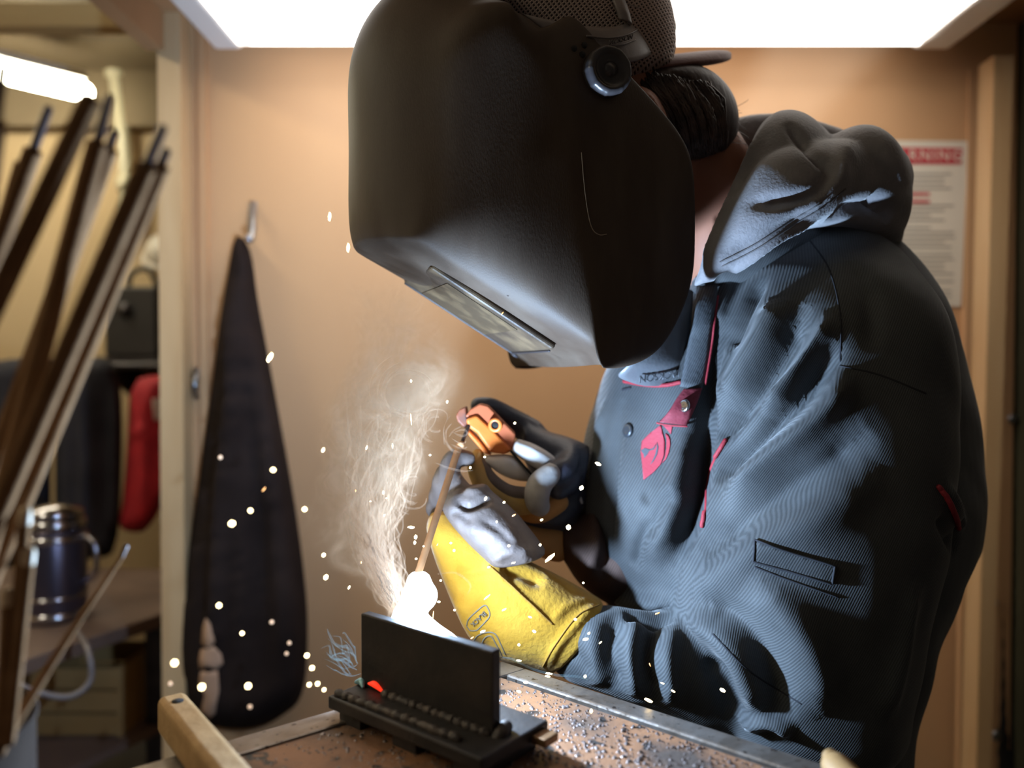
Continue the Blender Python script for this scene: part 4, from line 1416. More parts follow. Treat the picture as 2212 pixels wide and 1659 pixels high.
V_, F_ = remesh([cpv], 0.004, 4)
cap = mk('cap', V_, F_, cap_m, person)
CB = BVHTree.FromPolygons(V_, F_)
brim_m = M('cap_brim_cloth', (0.13, 0.055, 0.05), 0.85, col2=(0.17, 0.08, 0.07), vscale=60, bump=0.4, bscale=250, sheen=0.2)
BV_, BF_ = [], []
nu_, nv_ = 24, 14
cen = cr([(1385, 146, 17, 0.062), (1440, 136, 17, 0.070), (1500, 128, 16.5, 0.068), (1545, 123, 15, 0.055), (1570, 120, 11, 0.038), (1580, 119, 5, 0.015)], nu_)
for sgn in (-1, 1):
    for r in cen:
        for j in range(nv_):
            v = -1 + 2 * j / (nv_ - 1)
            BV_.append(P(r[0], r[1] + sgn * r[2] * math.sqrt(max(0.02, 1 - abs(v) ** 4)) + 6 * v * v, yd(r[0]) + v * r[3]))
k = nu_ * nv_
for i in range(nu_ - 1):
    for j in range(nv_ - 1):
        a_ = i * nv_ + j
        BF_.append((a_, a_ + 1, a_ + nv_ + 1, a_ + nv_))
        BF_.append((k + a_, k + a_ + nv_, k + a_ + nv_ + 1, k + a_ + 1))
for i in range(nu_ - 1):
    for j in (0, nv_ - 1):
        a_ = i * nv_ + j
        BF_.append((a_, a_ + nv_, k + a_ + nv_, k + a_))
for j in range(nv_ - 1):
    for i in (0, nu_ - 1):
        a_ = i * nv_ + j
        BF_.append((a_, k + a_, k + a_ + 1, a_ + 1))
brim = (BV_, BF_)
mk('cap_brim', *brim, brim_m, cap)

# ------------------------------------------------------------------ welding helmet
shell_m = M('helmet_plastic', (0.056, 0.036, 0.024), 0.58, spec=0.22, col2=(0.088, 0.064, 0.046), vscale=22, detail=8, lo=0.4, hi=0.75, stretch=(1, 1, 0.3), bump=0.35, bscale=900, rvar=0.08, bdist=0.0004)
nst = 14
Rp = [(1080, 8), (1010, 0), (960, 40), (938, 95), (930, 160), (925, 280), (915, 400), (906, 480), (900, 514), (962, 556), (1080, 636), (1190, 711), (1270, 764), (1288, 790)]
bul = [0.070, 0.070, 0.068, 0.066, 0.062, 0.058, 0.055, 0.050, 0.042, 0.012, 0.005, 0.004, 0.004, 0.004]
Mp = [(1110, 22), (1120, 42), (1130, 60), (1150, 100), (1180, 140), (1215, 200), (1240, 270), (1252, 350), (1258, 430), (1264, 520), (1272, 600), (1279, 680), (1286, 760), (1296, 798)]
Ep = [(1135, 34), (1172, 58), (1190, 70), (1228, 12), (1288, 85), (1360, 160), (1440, 246), (1490, 316), (1503, 385), (1503, 500), (1502, 600), (1470, 690), (1420, 772), (1340, 799)]
wR, wM, wE = 0.085, 0.116, 0.104
rowsV = []
for k in range(nst):
    r = HS(*Rp[k], wR)
    m_ = HS(*Mp[k], wM)
    e = HS(*Ep[k], wE if k > 2 else 0.095)
    mid = r - HL * wR
    # outward direction in the mid-plane: away from the head centre
    tan_ = (HS(*Rp[min(k + 1, nst - 1)], wR) - HS(*Rp[max(k - 1, 0)], wR)).normalized()
    if k in (7, 8):
        tan_ = (HS(*Rp[7], wR) - HS(*Rp[6], wR)).normalized()
    out = HL.cross(tan_).normalized()
    hc0 = HS(1300, 350, 0)
    if out.dot(mid - hc0) < 0:
        out = -out
    c = mid + out * bul[k]
    q = mid + HL * 0.048 + out * bul[k] * 0.80
    s1 = r + (m_ - r) * 0.30
    s1 = s1 + HL * (0.109 - (s1 - HO).dot(HL))
    near = [q, r, s1, m_, (m_ + e) / 2 + HL * 0.002, e]
    far = [p - HL * (2 * ((p - HO).dot(HL))) for p in near][::-1]
    rowsV.append(far + [c] + near)
nc = len(rowsV[0])
hv_ = [p for r in rowsV for p in r]
hf = [(i * nc + j, i * nc + j + 1, (i + 1) * nc + j + 1, (i + 1) * nc + j) for i in range(nst - 1) for j in range(nc - 1)]
hbase = HO + Vector((0, 0, -0.18))
helmet = thing('welding_helmet', 'scuffed black welding helmet tipped down over the face of the welder', 'welding helmet', hbase)
sh_ = mk('shell', hv_, hf, shell_m, helmet)
me = sh_.data
cre = me.attributes.new('crease_edge', 'FLOAT', 'EDGE')
ckey = {}
ci_r = (1 + 6, nc - 2 - 6)
jc = nc // 2
for e in me.edges:
    a_, b_ = sorted(e.vertices)
    ia, ja, ib, jb = a_ // nc, a_ % nc, b_ // nc, b_ % nc
    v = 0.0
    if ja == jb and abs(ja - jc) == 2:               # ridge lines
        v = 0.88 if min(ia, ib) >= 8 else 0.25
        v = 0.45 if min(ia, ib) in (6, 7) else v
    if ja == jb and abs(ja - jc) == 4:               # cheek crease
        v = 0.85 if min(ia, ib) >= 9 else 0.5 if min(ia, ib) >= 6 else 0.15
    if ia == ib == 8 and abs(ja - jc) <= 2 and abs(jb - jc) <= 2:
        v = 0.6
    if ia == ib and ia in (12,) and abs(ja - jc) <= 4 and abs(jb - jc) <= 4:
        v = 0.6
    if ja == jb and abs(ja - jc) == 6 and ia >= 2:
        v = 0.4
    cre.data[e.index].value = v
so = sh_.modifiers.new('solid', 'SOLIDIFY')
so.thickness = 0.003
so.offset = -1
subsurf(sh_, 3)
dg_ = bpy.context.evaluated_depsgraph_get()
ev_ = sh_.evaluated_get(dg_)
me_ = ev_.to_mesh()
SHB = BVHTree.FromPolygons([v.co.copy() for v in me_.vertices], [tuple(p.vertices) for p in me_.polygons])
ev_.to_mesh_clear()
# lens door on the face panel
pa, pb, pc_, pd = rowsV[9], rowsV[10], rowsV[11], rowsV[12]
n_l = (rowsV[11][jc + 2] - rowsV[9][jc + 2]).cross(rowsV[10][jc - 2] - rowsV[10][jc + 2]).normalized()
if n_l.z > 0:
    n_l = -n_l
pl0 = rowsV[10][jc + 2]


def LP(px, py, off):
    r = ray(px, py)
    o_ = pl0 + n_l * off
    t = (o_ - CAM).dot(n_l) / r.dot(n_l)
    return CAM + r * t


def ridge_pt(u, w):
    """point on the face panel: u along it, w across"""
    A_, B_ = rowsV[9][jc + 2] - HL * wR, rowsV[12][jc + 2] - HL * wR
    return A_ + (B_ - A_) * u + HL * w


door_m = M('lens_door_plastic', (0.05, 0.034, 0.023), 0.5, spec=0.25, col2=(0.13, 0.088, 0.05), vscale=28, detail=8, lo=0.45, hi=0.75, bump=0.3, bscale=120, stretch=(1, 1, 1))
cn4 = [ridge_pt(-0.02, 0.060), ridge_pt(0.86, 0.060), ridge_pt(0.86, -0.056), ridge_pt(-0.02, -0.056)]
cn4 = [p + n_l * 0.002 for p in cn4]
ldoor = bevel(mk('lens_door', *slab(cn4, n_l * 0.0075), door_m, helmet, smooth=False), 0.003, 3)
gl = [ridge_pt(0.12, 0.05), ridge_pt(0.62, 0.05), ridge_pt(0.62, -0.05), ridge_pt(0.12, -0.05)]
mk('dark_lens', *slab([p + n_l * 0.0088 for p in gl], n_l * 0.0015), M('scuffed_cover_lens', (0.055, 0.04, 0.025), 0.35, spec=0.3, col2=(0.13, 0.09, 0.05), vscale=40, detail=8, lo=0.45, hi=0.7), ldoor, smooth=False)
# rim bar (dark slot line) along the lens door
mk('door_clip', *tube([ridge_pt(0.0, -0.054) + n_l * 0.0098, ridge_pt(0.84, -0.054) + n_l * 0.0098, ridge_pt(0.86, -0.052) + n_l * 0.0098, ridge_pt(0.86, 0.05) + n_l * 0.0098], 0.0012, 40, 8), blk, ldoor)
# adjusting knob
kn_c = on_surface(SHB, 1302, 163, 0.004)[0]
kn = thing  # readability
kprof_n = 12
KV, KF = [], []
ns = 96
u_ = HL.orthogonal().normalized()
v_ = HL.cross(u_)
prof = [(0.0, -0.006), (0.0195, -0.006), (0.0215, -0.002), (0.0215, 0.009), (0.0195, 0.0125), (0.016, 0.0128), (0.0145, 0.010), (0.006, 0.009), (0.0055, 0.012), (0.0, 0.0125)]
rings = []
for r, h in prof:
    ring = []
    for j in range(ns):
        t = 2 * math.pi * j / ns
        rr = r
        if r > 0.018:
            rr = r * (1 + 0.03 * max(0, math.cos(t * 9)) ** 4)
        ring.append(kn_c + HL * h + (u_ * math.cos(t) + v_ * math.sin(t)) * max(rr, 1e-5))
    rings.append(ring)
mk('adjusting_knob', *rings_to_mesh(rings), M('knob_plastic', (0.03, 0.026, 0.028), 0.32, col2=(0.05, 0.043, 0.043), vscale=40), helmet)
# three small holes near the pivot
for x, y in ((1240, 105), (1262, 98), (1258, 118)):
    q_ = on_surface(SHB, x, y, -0.0002)[0]
    mk('pivot_hole', *lathe([(0, 0), (0.0028, 0), (0.0028, 0.0012), (0, 0.0014)], q_, HL, 16), M('hole_black', (0.01, 0.008, 0.007), 0.9), helmet)
# head band with embossed maker's name
band_m = M('headband_plastic', (0.16, 0.13, 0.12), 0.5, col2=(0.20, 0.165, 0.155), vscale=30, bump=0.1, bscale=200)


def strap(rows, th, n=40, m=8):
    R = cr(rows, n)
    V, Fc = [], []
    for r in R:
        A, B = HS(r[0], r[1], r[4]), HS(r[2], r[3], r[5])
        for j in range(m + 1):
            u = j / m
            V.append(A + (B - A) * u + HL * (0.0022 * math.sin(u * math.pi)))
    k = len(V)
    V += [v - HL * th for v in V[:k]]
    w = m + 1
    for i in range(n - 1):
        for j in range(m):
            a = i * w + j
            Fc.append((a, a + 1, a + w + 1, a + w))
            Fc.append((k + a, k + a + w, k + a + w + 1, k + a + 1))
        for j in (0, m):
            a = i * w + j
            Fc.append((a, a + w, k + a + w, k + a))
    for j in range(m):
        for i in (0, n - 1):
            a = i * w + j
            Fc.append((a, k + a, k + a + 1, a + 1))
    return V, Fc


hbd = mk('headband', *strap([(1130, 30, 1250, 130, 0.100, 0.100), (1200, 45, 1290, 135, 0.102, 0.102), (1262, 56, 1330, 131, 0.102, 0.102), (1320, 58, 1365, 133, 0.098, 0.098), (1365, 45, 1402, 120, 0.086, 0.086),
                             (1398, 18, 1428, 96, 0.06, 0.06), (1408, -10, 1434, 78, 0.02, 0.02), (1408, -30, 1432, 60, -0.03, -0.03)], 0.003), band_m, helmet)
mk('headband_rib', *tube([HS(1268, 78, 0.106), HS(1320, 82, 0.104), HS(1366, 70, 0.093), HS(1402, 42, 0.068)], 0.0010, 30, 8), band_m, hbd)
mk('headband_rib', *tube([HS(1318, 98, 0.107), HS(1345, 96, 0.103), HS(1372, 86, 0.094)], 0.0008, 20, 8), band_m, hbd)
xd = (HS(1362, 80, 0.102) - HS(1318, 92, 0.1075))
tm = text_mesh('embossed_name', 'JACKSON', 0.0072, M('headband_dark', (0.06, 0.047, 0.045), 0.6), hbd, HS(1341, 86, 0.1062), xd, Vector((0.2, 0, 1)), 0.0006)
# ratchet at the back of the head band
mk('ratchet', *tube([HS(1400, 30, 0.035), HS(1428, 60, 0.02), HS(1432, 90, 0.012)], [0.012, 0.016, 0.010], 20, 16), band_m, helmet)
bevel(mk('buckle', *slab([HS(1345, -20, 0.07), HS(1395, -8, 0.07), HS(1378, 22, 0.085), HS(1336, 8, 0.085)], HL * 0.004), band_m, helmet, smooth=False), 0.002)
bevel(mk('buckle', *slab([HS(1382, 8, 0.06), HS(1396, 2, 0.06), HS(1400, 28, 0.065), HS(1386, 34, 0.07)], HL * 0.006), M('pale_plastic', (0.5, 0.46, 0.44), 0.4), helmet, smooth=False), 0.0015)
# crown strap resting over the cap
mk('crown_strap', *strap([(1340, 40, 1366, 52, 0.094, 0.093), (1330, 10, 1358, 20, 0.094, 0.092), (1312, -30, 1340, -24, 0.085, 0.083), (1285, -70, 1310, -70, 0.06, 0.06), (1265, -95, 1290, -95, 0.0, 0.0)], 0.003), band_m, helmet)
# throat guard: inner chin piece in grey plastic, with raised maker's name
tg_m = M('throat_guard_plastic', (0.10, 0.105, 0.115), 0.4, col2=(0.13, 0.135, 0.145), vscale=30, bump=0.15, bscale=300)
tgr = [(1440, 600, 1498, 630, 0.066, 0.05), (1420, 680, 1495, 672, 0.068, 0.05), (1390, 740, 1488, 740, 0.068, 0.05), (1360, 785, 1481, 785, 0.064, 0.05), (1338, 812, 1470, 812, 0.05, 0.045), (1370, 828, 1446, 828, 0.042, 0.042), (1395, 834, 1425, 834, 0.04, 0.04)]
tgd = mk('throat_guard', *strap(tgr, 0.003), tg_m, helmet)
text_mesh('embossed_name', 'JACKSON', 0.011, tg_m, tgd, HS(1425, 812, 0.0535), HS(1380, 818, 0.05) - HS(1460, 806, 0.05), Vector((-0.1, -0.1, -1)), 0.0008)
# scratch: a loose thread of plastic lying down the cheek crease
cord('crease_scratch', [(1256, 330), (1262, 400), (1270, 460), (1280, 495), (1295, 507), (1310, 506)], SHB, 0.0005, M('scratch_tan', (0.25, 0.19, 0.13), 0.5), helmet, 0.0, 60)

# ------------------------------------------------------------------ gloves
DOFF = 0.052
yel = M('yellow_suede', (0.46, 0.235, 0.022), 0.9, col2=(0.58, 0.32, 0.04), vscale=30, detail=6, bump=0.45, bscale=260, sheen=0.3, spec=0.15)
gry = M('grey_goatskin', (0.115, 0.088, 0.078), 0.55, col2=(0.19, 0.15, 0.135), vscale=35, detail=6, bump=0.5, bscale=130, spec=0.4)
blkl = M('black_goatskin', (0.018, 0.018, 0.028), 0.5, col2=(0.035, 0.035, 0.05), vscale=25, bump=0.5, bscale=110)
tanl = M('tan_suede', (0.46, 0.29, 0.09), 0.9, col2=(0.54, 0.36, 0.14), vscale=40, bump=0.4, bscale=250)

gl_l = mk('glove', *sculpt(*remesh([
    loft([(1302, 1300, 1178, 1446, 0.742, 0.047), (1265, 1278, 1135, 1436, 0.74, 0.047), (1215, 1250, 1080, 1420, 0.735, 0.046), (1165, 1225, 1030, 1388, 0.732, 0.044), (1120, 1205, 992, 1330, 0.73, 0.040),
          (1085, 1190, 962, 1262, 0.73, 0.036), (1050, 1165, 935, 1190, 0.732, 0.032), (1010, 1130, 922, 1140, 0.735, 0.026), (975, 1105, 928, 1112, 0.738, 0.016)], 60, 56, 2.3)], 0.003, 3),
    [([(1060, 1225), (1100, 1265), (1150, 1310), (1190, 1345)], 0.003, 0.003), ([(1190, 1345), (1225, 1310), (1290, 1290)], 0.004, 0.002),
     ([(1300, 1300), (1260, 1330), (1205, 1395), (1178, 1446)], 0.005, 0.003), ([(985, 1240), (1020, 1235), (1060, 1222)], 0.006, -0.006),
     ([(1080, 1230), (1130, 1235), (1180, 1260)], 0.010, -0.008), ([(1000, 1290), (1010, 1340), (1040, 1390)], 0.012, 0.005)]), yel, person)
gl_l['label'] = 'yellow suede gauntlet glove with a grey leather hand'
GB = BVHTree.FromPolygons([v.co for v in gl_l.data.vertices], [tuple(p.vertices) for p in gl_l.data.polygons])
stm = M('suede_thread', (0.30, 0.15, 0.02), 0.9)
cord('seam', [(1056, 1222), (1100, 1262), (1150, 1308), (1192, 1347)], GB, 0.0009, stm, gl_l, 0.0004)
cord('seam', [(1296, 1306), (1248, 1330), (1200, 1392), (1172, 1440)], GB, 0.0007, stm, gl_l, 0.0004)
ink = M('grey_ink', (0.20, 0.17, 0.13), 0.8)
# printed badge: a bent frame with the letters BLACK and a peaked emblem below
for ln in ([(1008, 1352), (1012, 1338), (1028, 1322), (1046, 1308), (1054, 1314), (1058, 1330), (1046, 1346), (1030, 1362)],
           [(1020, 1398), (1030, 1375), (1052, 1366), (1070, 1370), (1082, 1392), (1092, 1414)], [(1036, 1404), (1046, 1380), (1060, 1374), (1072, 1392), (1084, 1416)], [(1008, 1352), (1016, 1362), (1030, 1362)]):
    cord('printed_line', ln, GB, 0.0007, ink, gl_l, 0.0, 40)
p, n_ = on_surface(GB, 1034, 1336, 0.0012)
xd = on_surface(GB, 1048, 1322, 0)[0] - on_surface(GB, 1018, 1350, 0)[0]
text_mesh('printed_name', 'BLACK', 0.0062, ink, gl_l, p, -xd, n_.cross(-xd), 0.0006)
# hand part: grey leather back, four fingers and thumb closing round the other wrist
hand = [
    loft([(1180, 1190, 1055, 1216, 0.722, 0.034), (1150, 1150, 1010, 1170, 0.722, 0.036), (1115, 1108, 975, 1130, 0.725, 0.034), (1075, 1072, 955, 1095, 0.73, 0.030), (1042, 1048, 965, 1068, 0.735, 0.022)], 30, 40, 2.3),
    tube([P(1000, 1072, 0.738), P(972, 1028, 0.748), P(980, 992, 0.757), P(1010, 990, 0.765)], [0.0125, 0.0115, 0.0105, 0.0085], 18, 16),
    tube([P(985, 1085, 0.742), P(955, 1050, 0.752), P(958, 1018, 0.762)], [0.012, 0.011, 0.008], 14, 16),
    tube([P(970, 1098, 0.748), P(946, 1076, 0.756), P(948, 1050, 0.766)], [0.011, 0.010, 0.0075], 14, 16),
    tube([P(958, 1108, 0.752), P(938, 1100, 0.760), P(938, 1080, 0.770)], [0.010, 0.009, 0.007], 14, 16),
    tube([P(1105, 1160, 0.735), P(1070, 1120, 0.740), P(1034, 1090, 0.740), P(1004, 1082, 0.738)], [0.016, 0.015, 0.013, 0.009], 18, 16),
]
V_, F_ = remesh(hand, 0.0026, 3)
V_, F_ = sculpt(V_, F_, [([(985, 1080), (1010, 1095), (1040, 1085), (1060, 1075)], 0.004, -0.008), ([(1000, 1062), (1030, 1060), (1055, 1050)], 0.006, 0.004),
                         ([(1062, 1214), (1100, 1190), (1150, 1195)], 0.006, 0.006), ([(1000, 1140), (1060, 1150), (1120, 1180)], 0.008, 0.003),
                         ([(1040, 1120), (1080, 1150), (1110, 1180)], 0.004, -0.003), ([(970, 1110), (990, 1110), (1020, 1130)], 0.004, -0.004)])
mk('glove_hand', V_, F_, gry, gl_l)

# right glove, dark, gripping the holder
gl_r = mk('glove', *remesh([
    loft([(1272, 962, 1232, 1120, 0.842, 0.040), (1232, 945, 1200, 1100, 0.835, 0.042), (1180, 930, 1165, 1060, 0.832, 0.036), (1135, 910, 1130, 990, 0.832, 0.026)], 30, 36, 2.2),
    tube([P(1150, 935, 0.835), P(1100, 905, 0.83), P(1058, 882, 0.825), P(1034, 876, 0.822)], [0.016, 0.014, 0.0125, 0.010], 20, 16),
    tube([P(1230, 980, 0.82), P(1218, 1010, 0.79), P(1190, 1022, 0.776)], [0.014, 0.0135, 0.012], 16, 16),
    tube([P(1235, 1010, 0.815), P(1228, 1040, 0.795), P(1205, 1058, 0.785)], [0.0135, 0.013, 0.012], 16, 16),
    tube([P(1240, 1060, 0.83), P(1205, 1108, 0.815), P(1130, 1112, 0.808), P(1085, 1096, 0.806)], [0.020, 0.018, 0.016, 0.012], 20, 16),
    loft([(1215, 1060, 1262, 1170, 0.845, 0.035), (1180, 1080, 1230, 1190, 0.842, 0.036), (1120, 1100, 1150, 1140, 0.83, 0.022)], 16, 28),
], 0.003, 3), blkl, person)
gl_r['label'] = 'dark leather glove gripping the electrode holder'
mk('fingertip', *remesh([tube([P(1188, 1024, 0.772), P(1165, 1048, 0.766), P(1160, 1082, 0.77), P(1172, 1102, 0.785)], [0.012, 0.0135, 0.013, 0.010], 20, 16)], 0.0026, 2), M('lit_grey_leather', (0.30, 0.28, 0.27), 0.6, col2=(0.40, 0.37, 0.35), vscale=50, bump=0.4, bscale=120), gl_r)  # fingertip grey lightened in its colour to look lit by the arc
thumb = tube([P(1155, 1090, 0.783), P(1102, 1084, 0.778), P(1052, 1052, 0.776), P(1029, 1008, 0.778), P(1032, 984, 0.782)], [0.0125, 0.012, 0.0115, 0.010, 0.007], 30, 18)
mk('thumb', *thumb, tanl, gl_r)
mk('thumb_lining', *tube([P(1150, 1068, 0.778), P(1100, 1062, 0.774), P(1062, 1036, 0.774), P(1042, 998, 0.778)], [0.0075, 0.0075, 0.007, 0.005], 26, 14), gry, gl_r)
mk('glove_cuff', *remesh([loft([(1118, 1120, 1160, 1200, 0.80, 0.02), (1160, 1128, 1205, 1212, 0.815, 0.03), (1212, 1125, 1225, 1200, 0.835, 0.035)], 16, 28)], 0.003, 2), M('orange_suede', (0.42, 0.20, 0.06), 0.9, bump=0.3, bscale=250), gl_r)
mk('palm_patch', *remesh([tube([P(1205, 1085, 0.79), P(1160, 1105, 0.785), P(1105, 1098, 0.79)], [0.012, 0.013, 0.008], 16, 16)], 0.003, 2), M('orange_suede', (0.42, 0.20, 0.06), 0.9), gl_r)

# ------------------------------------------------------------------ electrode holder
org = M('orange_jaw', (0.58, 0.135, 0.02), 0.45, col2=(0.64, 0.17, 0.03), vscale=20, bump=0.05)
org_d = M('rust_orange_jaw', (0.36, 0.085, 0.035), 0.4, col2=(0.42, 0.11, 0.045), vscale=20)
silver = M('worn_handle_plastic', (0.50, 0.47, 0.45), 0.45, 0.0, col2=(0.62, 0.58, 0.56), vscale=18, bump=0.15)
dkgap = M('hole_black', (0.01, 0.008, 0.007), 0.9)
eh = thing('electrode_holder', 'orange jawed electrode holder with grey handle gripped by the dark glove', 'electrode holder', P(1080, 990, 0.79))


def bar(pts_top, pts_bot, d0, d1, th, name, mat, parent, bev=0.002):
    """a moulded bar: side outline (image rays), from distance d0 to d1, th deep"""
    n = len(pts_top)
    k = len(pts_top) + len(pts_bot)
    outl = list(pts_top) + list(pts_bot)[::-1]
    xs = [p[0] for p in outl]
    x0, x1 = min(xs), max(xs)
    f = [P(x, y, d0 + (d1 - d0) * (x - x0) / (x1 - x0)) for x, y in outl]
    return bevel(mk(name, *prism(f, FWD * th), mat, parent, smooth=False), bev, 3)


bar([(1004, 900), (1016, 884), (1036, 872), (1054, 876), (1114, 938)], [(1012, 902), (1035, 902), (1060, 930), (1088, 958), (1108, 974)], 0.770, 0.785, 0.030, 'upper_jaw', org_d, eh)
bar([(1006, 904), (1030, 896), (1062, 926), (1108, 972)], [(1010, 922), (1030, 936), (1060, 978), (1092, 982)], 0.766, 0.781, 0.028, 'jaw_side', org, eh, 0.003)
bar([(984, 898), (992, 884), (1006, 878), (1008, 900)], [(988, 910), (1002, 924), (1010, 926), (1012, 918)], 0.768, 0.772, 0.034, 'jaw_tip', M('scorched_orange', (0.30, 0.07, 0.02), 0.6, col2=(0.12, 0.06, 0.045), vscale=60), eh, 0.003)
bar([(1012, 928), (1030, 946), (1062, 984)], [(1010, 938), (1034, 966), (1046, 980)], 0.768, 0.778, 0.028, 'lower_jaw', org, eh, 0.002)
pc0 = P(1071, 919, 0.768)
mk('pivot_collar', *lathe([(0.0042, 0), (0.0075, 0), (0.0078, 0.003), (0.006, 0.005), (0.0042, 0.004)], pc0 + FWD * 0.006, -FWD + RGT * -0.25, 28, False), org, eh)
mk('pivot_bore', *lathe([(0, 0.0), (0.0045, 0.0), (0.0045, 0.002), (0, 0.002)], pc0 + FWD * 0.006, -FWD + RGT * -0.25, 24), dkgap, eh)
mk('handle', *remesh([loft([(1120, 948, 1108, 978, 0.79, 0.016), (1160, 962, 1140, 1000, 0.793, 0.018), (1205, 992, 1178, 1025, 0.80, 0.018), (1240, 1030, 1212, 1060, 0.81, 0.017), (1262, 1078, 1240, 1098, 0.825, 0.015)], 30, 28, 2.6)], 0.0025, 2), silver, eh)
mk('lever', *remesh([loft([(1052, 984, 1050, 1000, 0.785, 0.012), (1092, 982, 1078, 1022, 0.786, 0.014), (1120, 990, 1110, 1036, 0.79, 0.014), (1146, 1022, 1140, 1040, 0.795, 0.010)], 20, 24, 2.6)], 0.0025, 2), silver, eh)
mk('lever_spring', *tube([P(1104, 975, 0.778), P(1130, 1005, 0.779), P(1152, 1030, 0.782)], 0.0014, 14, 8), dkgap, eh)
mk('power_cable', *tube([P(1255, 1088, 0.828), P(1300, 1150, 0.86), P(1330, 1300, 0.90), P(1340, 1500, 0.93), P(1345, 1750, 0.95)], 0.011, 40, 16), blk, eh)

DOFF = 0.0
# electrode in use
el = thing('welding_electrode', 'thin orange brown electrode burning down from the holder to the arc', 'welding rod', P(903, 1238, 0.682))
ecoat = M('hot_flux', (0.42, 0.20, 0.085), 0.8, col2=(0.5, 0.26, 0.12), vscale=60)
mk('flux_coat', *tube([P(996, 960, 0.805), P(985, 985, 0.796), P(903, 1240, 0.682)], [0.0036, 0.0036, 0.0032], 20, 14), ecoat, el)
mk('bare_end', *tube([P(1014, 916, 0.822), P(996, 960, 0.805)], 0.0021, 6, 10), core, el)

# ------------------------------------------------------------------ the arc
arc_m = M('arc_plasma', (1, 1, 1), 0.5, emit=(0.72, 0.88, 1.0), estr=14)
arc = thing('welding_arc', 'blinding blue white arc between the electrode tip and the upright plate', 'arc', P(900, 1350, 0.68))
mk('arc_ball', *remesh([tube([P(905, 1262, 0.682), P(905, 1285, 0.681), P(895, 1310, 0.68)], [0.012, 0.0165, 0.012], 14, 20), tube([P(890, 1310, 0.68), P(868, 1335, 0.678), P(850, 1352, 0.676)], [0.012, 0.010, 0.005], 14, 16),
                        tube([P(880, 1325, 0.68), P(930, 1362, 0.678), P(975, 1388, 0.676), P(1000, 1402, 0.674)], [0.012, 0.009, 0.007, 0.003], 20, 14)], 0.002, 3), arc_m, arc)
pt = bpy.data.lights.new('arc_light', 'POINT')
pt.energy = ARC_WATTS
pt.color = (0.47, 0.69, 1.0)
pt.shadow_soft_size = 0.012
pt.use_nodes = True
lnt = pt.node_tree
lem = lnt.nodes['Emission']
lfo = node(lnt, 'ShaderNodeLightFalloff')
lfo.inputs['Strength'].default_value = 1.0
lfo.inputs['Smooth'].default_value = 0.1
lnt.links.new(lfo.outputs['Quadratic'], lem.inputs['Strength'])
plo = bpy.data.objects.new('arc_light', pt)
COL.objects.link(plo)
plo.location = P(900, 1262, 0.668)
adopt(plo, arc)

# ------------------------------------------------------------------ smoke
sm = bpy.data.materials.new('weld_smoke')
sm.use_nodes = True
nt = sm.node_tree
nt.nodes.clear()
out = node(nt, 'ShaderNodeOutputMaterial')
vsn = node(nt, 'ShaderNodeVolumePrincipled')
vsn.inputs['Color'].default_value = (1.0, 0.66, 0.42, 1)
vsn.inputs['Anisotropy'].default_value = 0.2
nt.links.new(vsn.outputs[0], out.inputs['Volume'])
tcn = node(nt, 'ShaderNodeTexCoord')
# large swirl warps the coordinates of a fine ridged noise, so strands appear
nw = node(nt, 'ShaderNodeTexNoise')
nw.inputs['Scale'].default_value = 14
nw.inputs['Detail'].default_value = 2
nt.links.new(tcn.outputs['Object'], nw.inputs['Vector'])
sb_ = node(nt, 'ShaderNodeVectorMath', operation='SUBTRACT')
sb_.inputs[1].default_value = (0.5, 0.5, 0.5)
nt.links.new(nw.outputs['Color'], sb_.inputs[0])
scn = node(nt, 'ShaderNodeVectorMath', operation='SCALE')
scn.inputs['Scale'].default_value = 0.16
nt.links.new(sb_.outputs[0], scn.inputs[0])
adn = node(nt, 'ShaderNodeVectorMath', operation='ADD')
nt.links.new(tcn.outputs['Object'], adn.inputs[0])
nt.links.new(scn.outputs[0], adn.inputs[1])
mpn = node(nt, 'ShaderNodeMapping')
mpn.inputs['Scale'].default_value = (1, 1, 0.45)
nt.links.new(adn.outputs[0], mpn.inputs['Vector'])
nf = node(nt, 'ShaderNodeTexNoise')
nf.inputs['Scale'].default_value = 46
nf.inputs['Detail'].default_value = 3
nt.links.new(mpn.outputs[0], nf.inputs['Vector'])
r1 = node(nt, 'ShaderNodeMath', operation='SUBTRACT')
r1.inputs[1].default_value = 0.5
nt.links.new(nf.outputs['Fac'], r1.inputs[0])
r2 = node(nt, 'ShaderNodeMath', operation='ABSOLUTE')
nt.links.new(r1.outputs[0], r2.inputs[0])
rr = node(nt, 'ShaderNodeMapRange')
rr.inputs['From Min'].default_value = 0.0
rr.inputs['From Max'].default_value = 0.075
rr.inputs['To Min'].default_value = 1.0
rr.inputs['To Max'].default_value = 0.0
nt.links.new(r2.outputs[0], rr.inputs['Value'])
pw = node(nt, 'ShaderNodeMath', operation='POWER')
pw.inputs[1].default_value = 2.0
nt.links.new(rr.outputs[0], pw.inputs[0])
nb = node(nt, 'ShaderNodeTexNoise')
nb.inputs['Scale'].default_value = 22
nb.inputs['Detail'].default_value = 3
nt.links.new(adn.outputs[0], nb.inputs['Vector'])
rb = node(nt, 'ShaderNodeMapRange')
rb.inputs['From Min'].default_value = 0.42
rb.inputs['From Max'].default_value = 0.7
nt.links.new(nb.outputs['Fac'], rb.inputs['Value'])
su = node(nt, 'ShaderNodeMath', operation='MULTIPLY_ADD')
su.inputs[1].default_value = 0.22
nt.links.new(rb.outputs[0], su.inputs[0])
nt.links.new(pw.outputs[0], su.inputs[2])
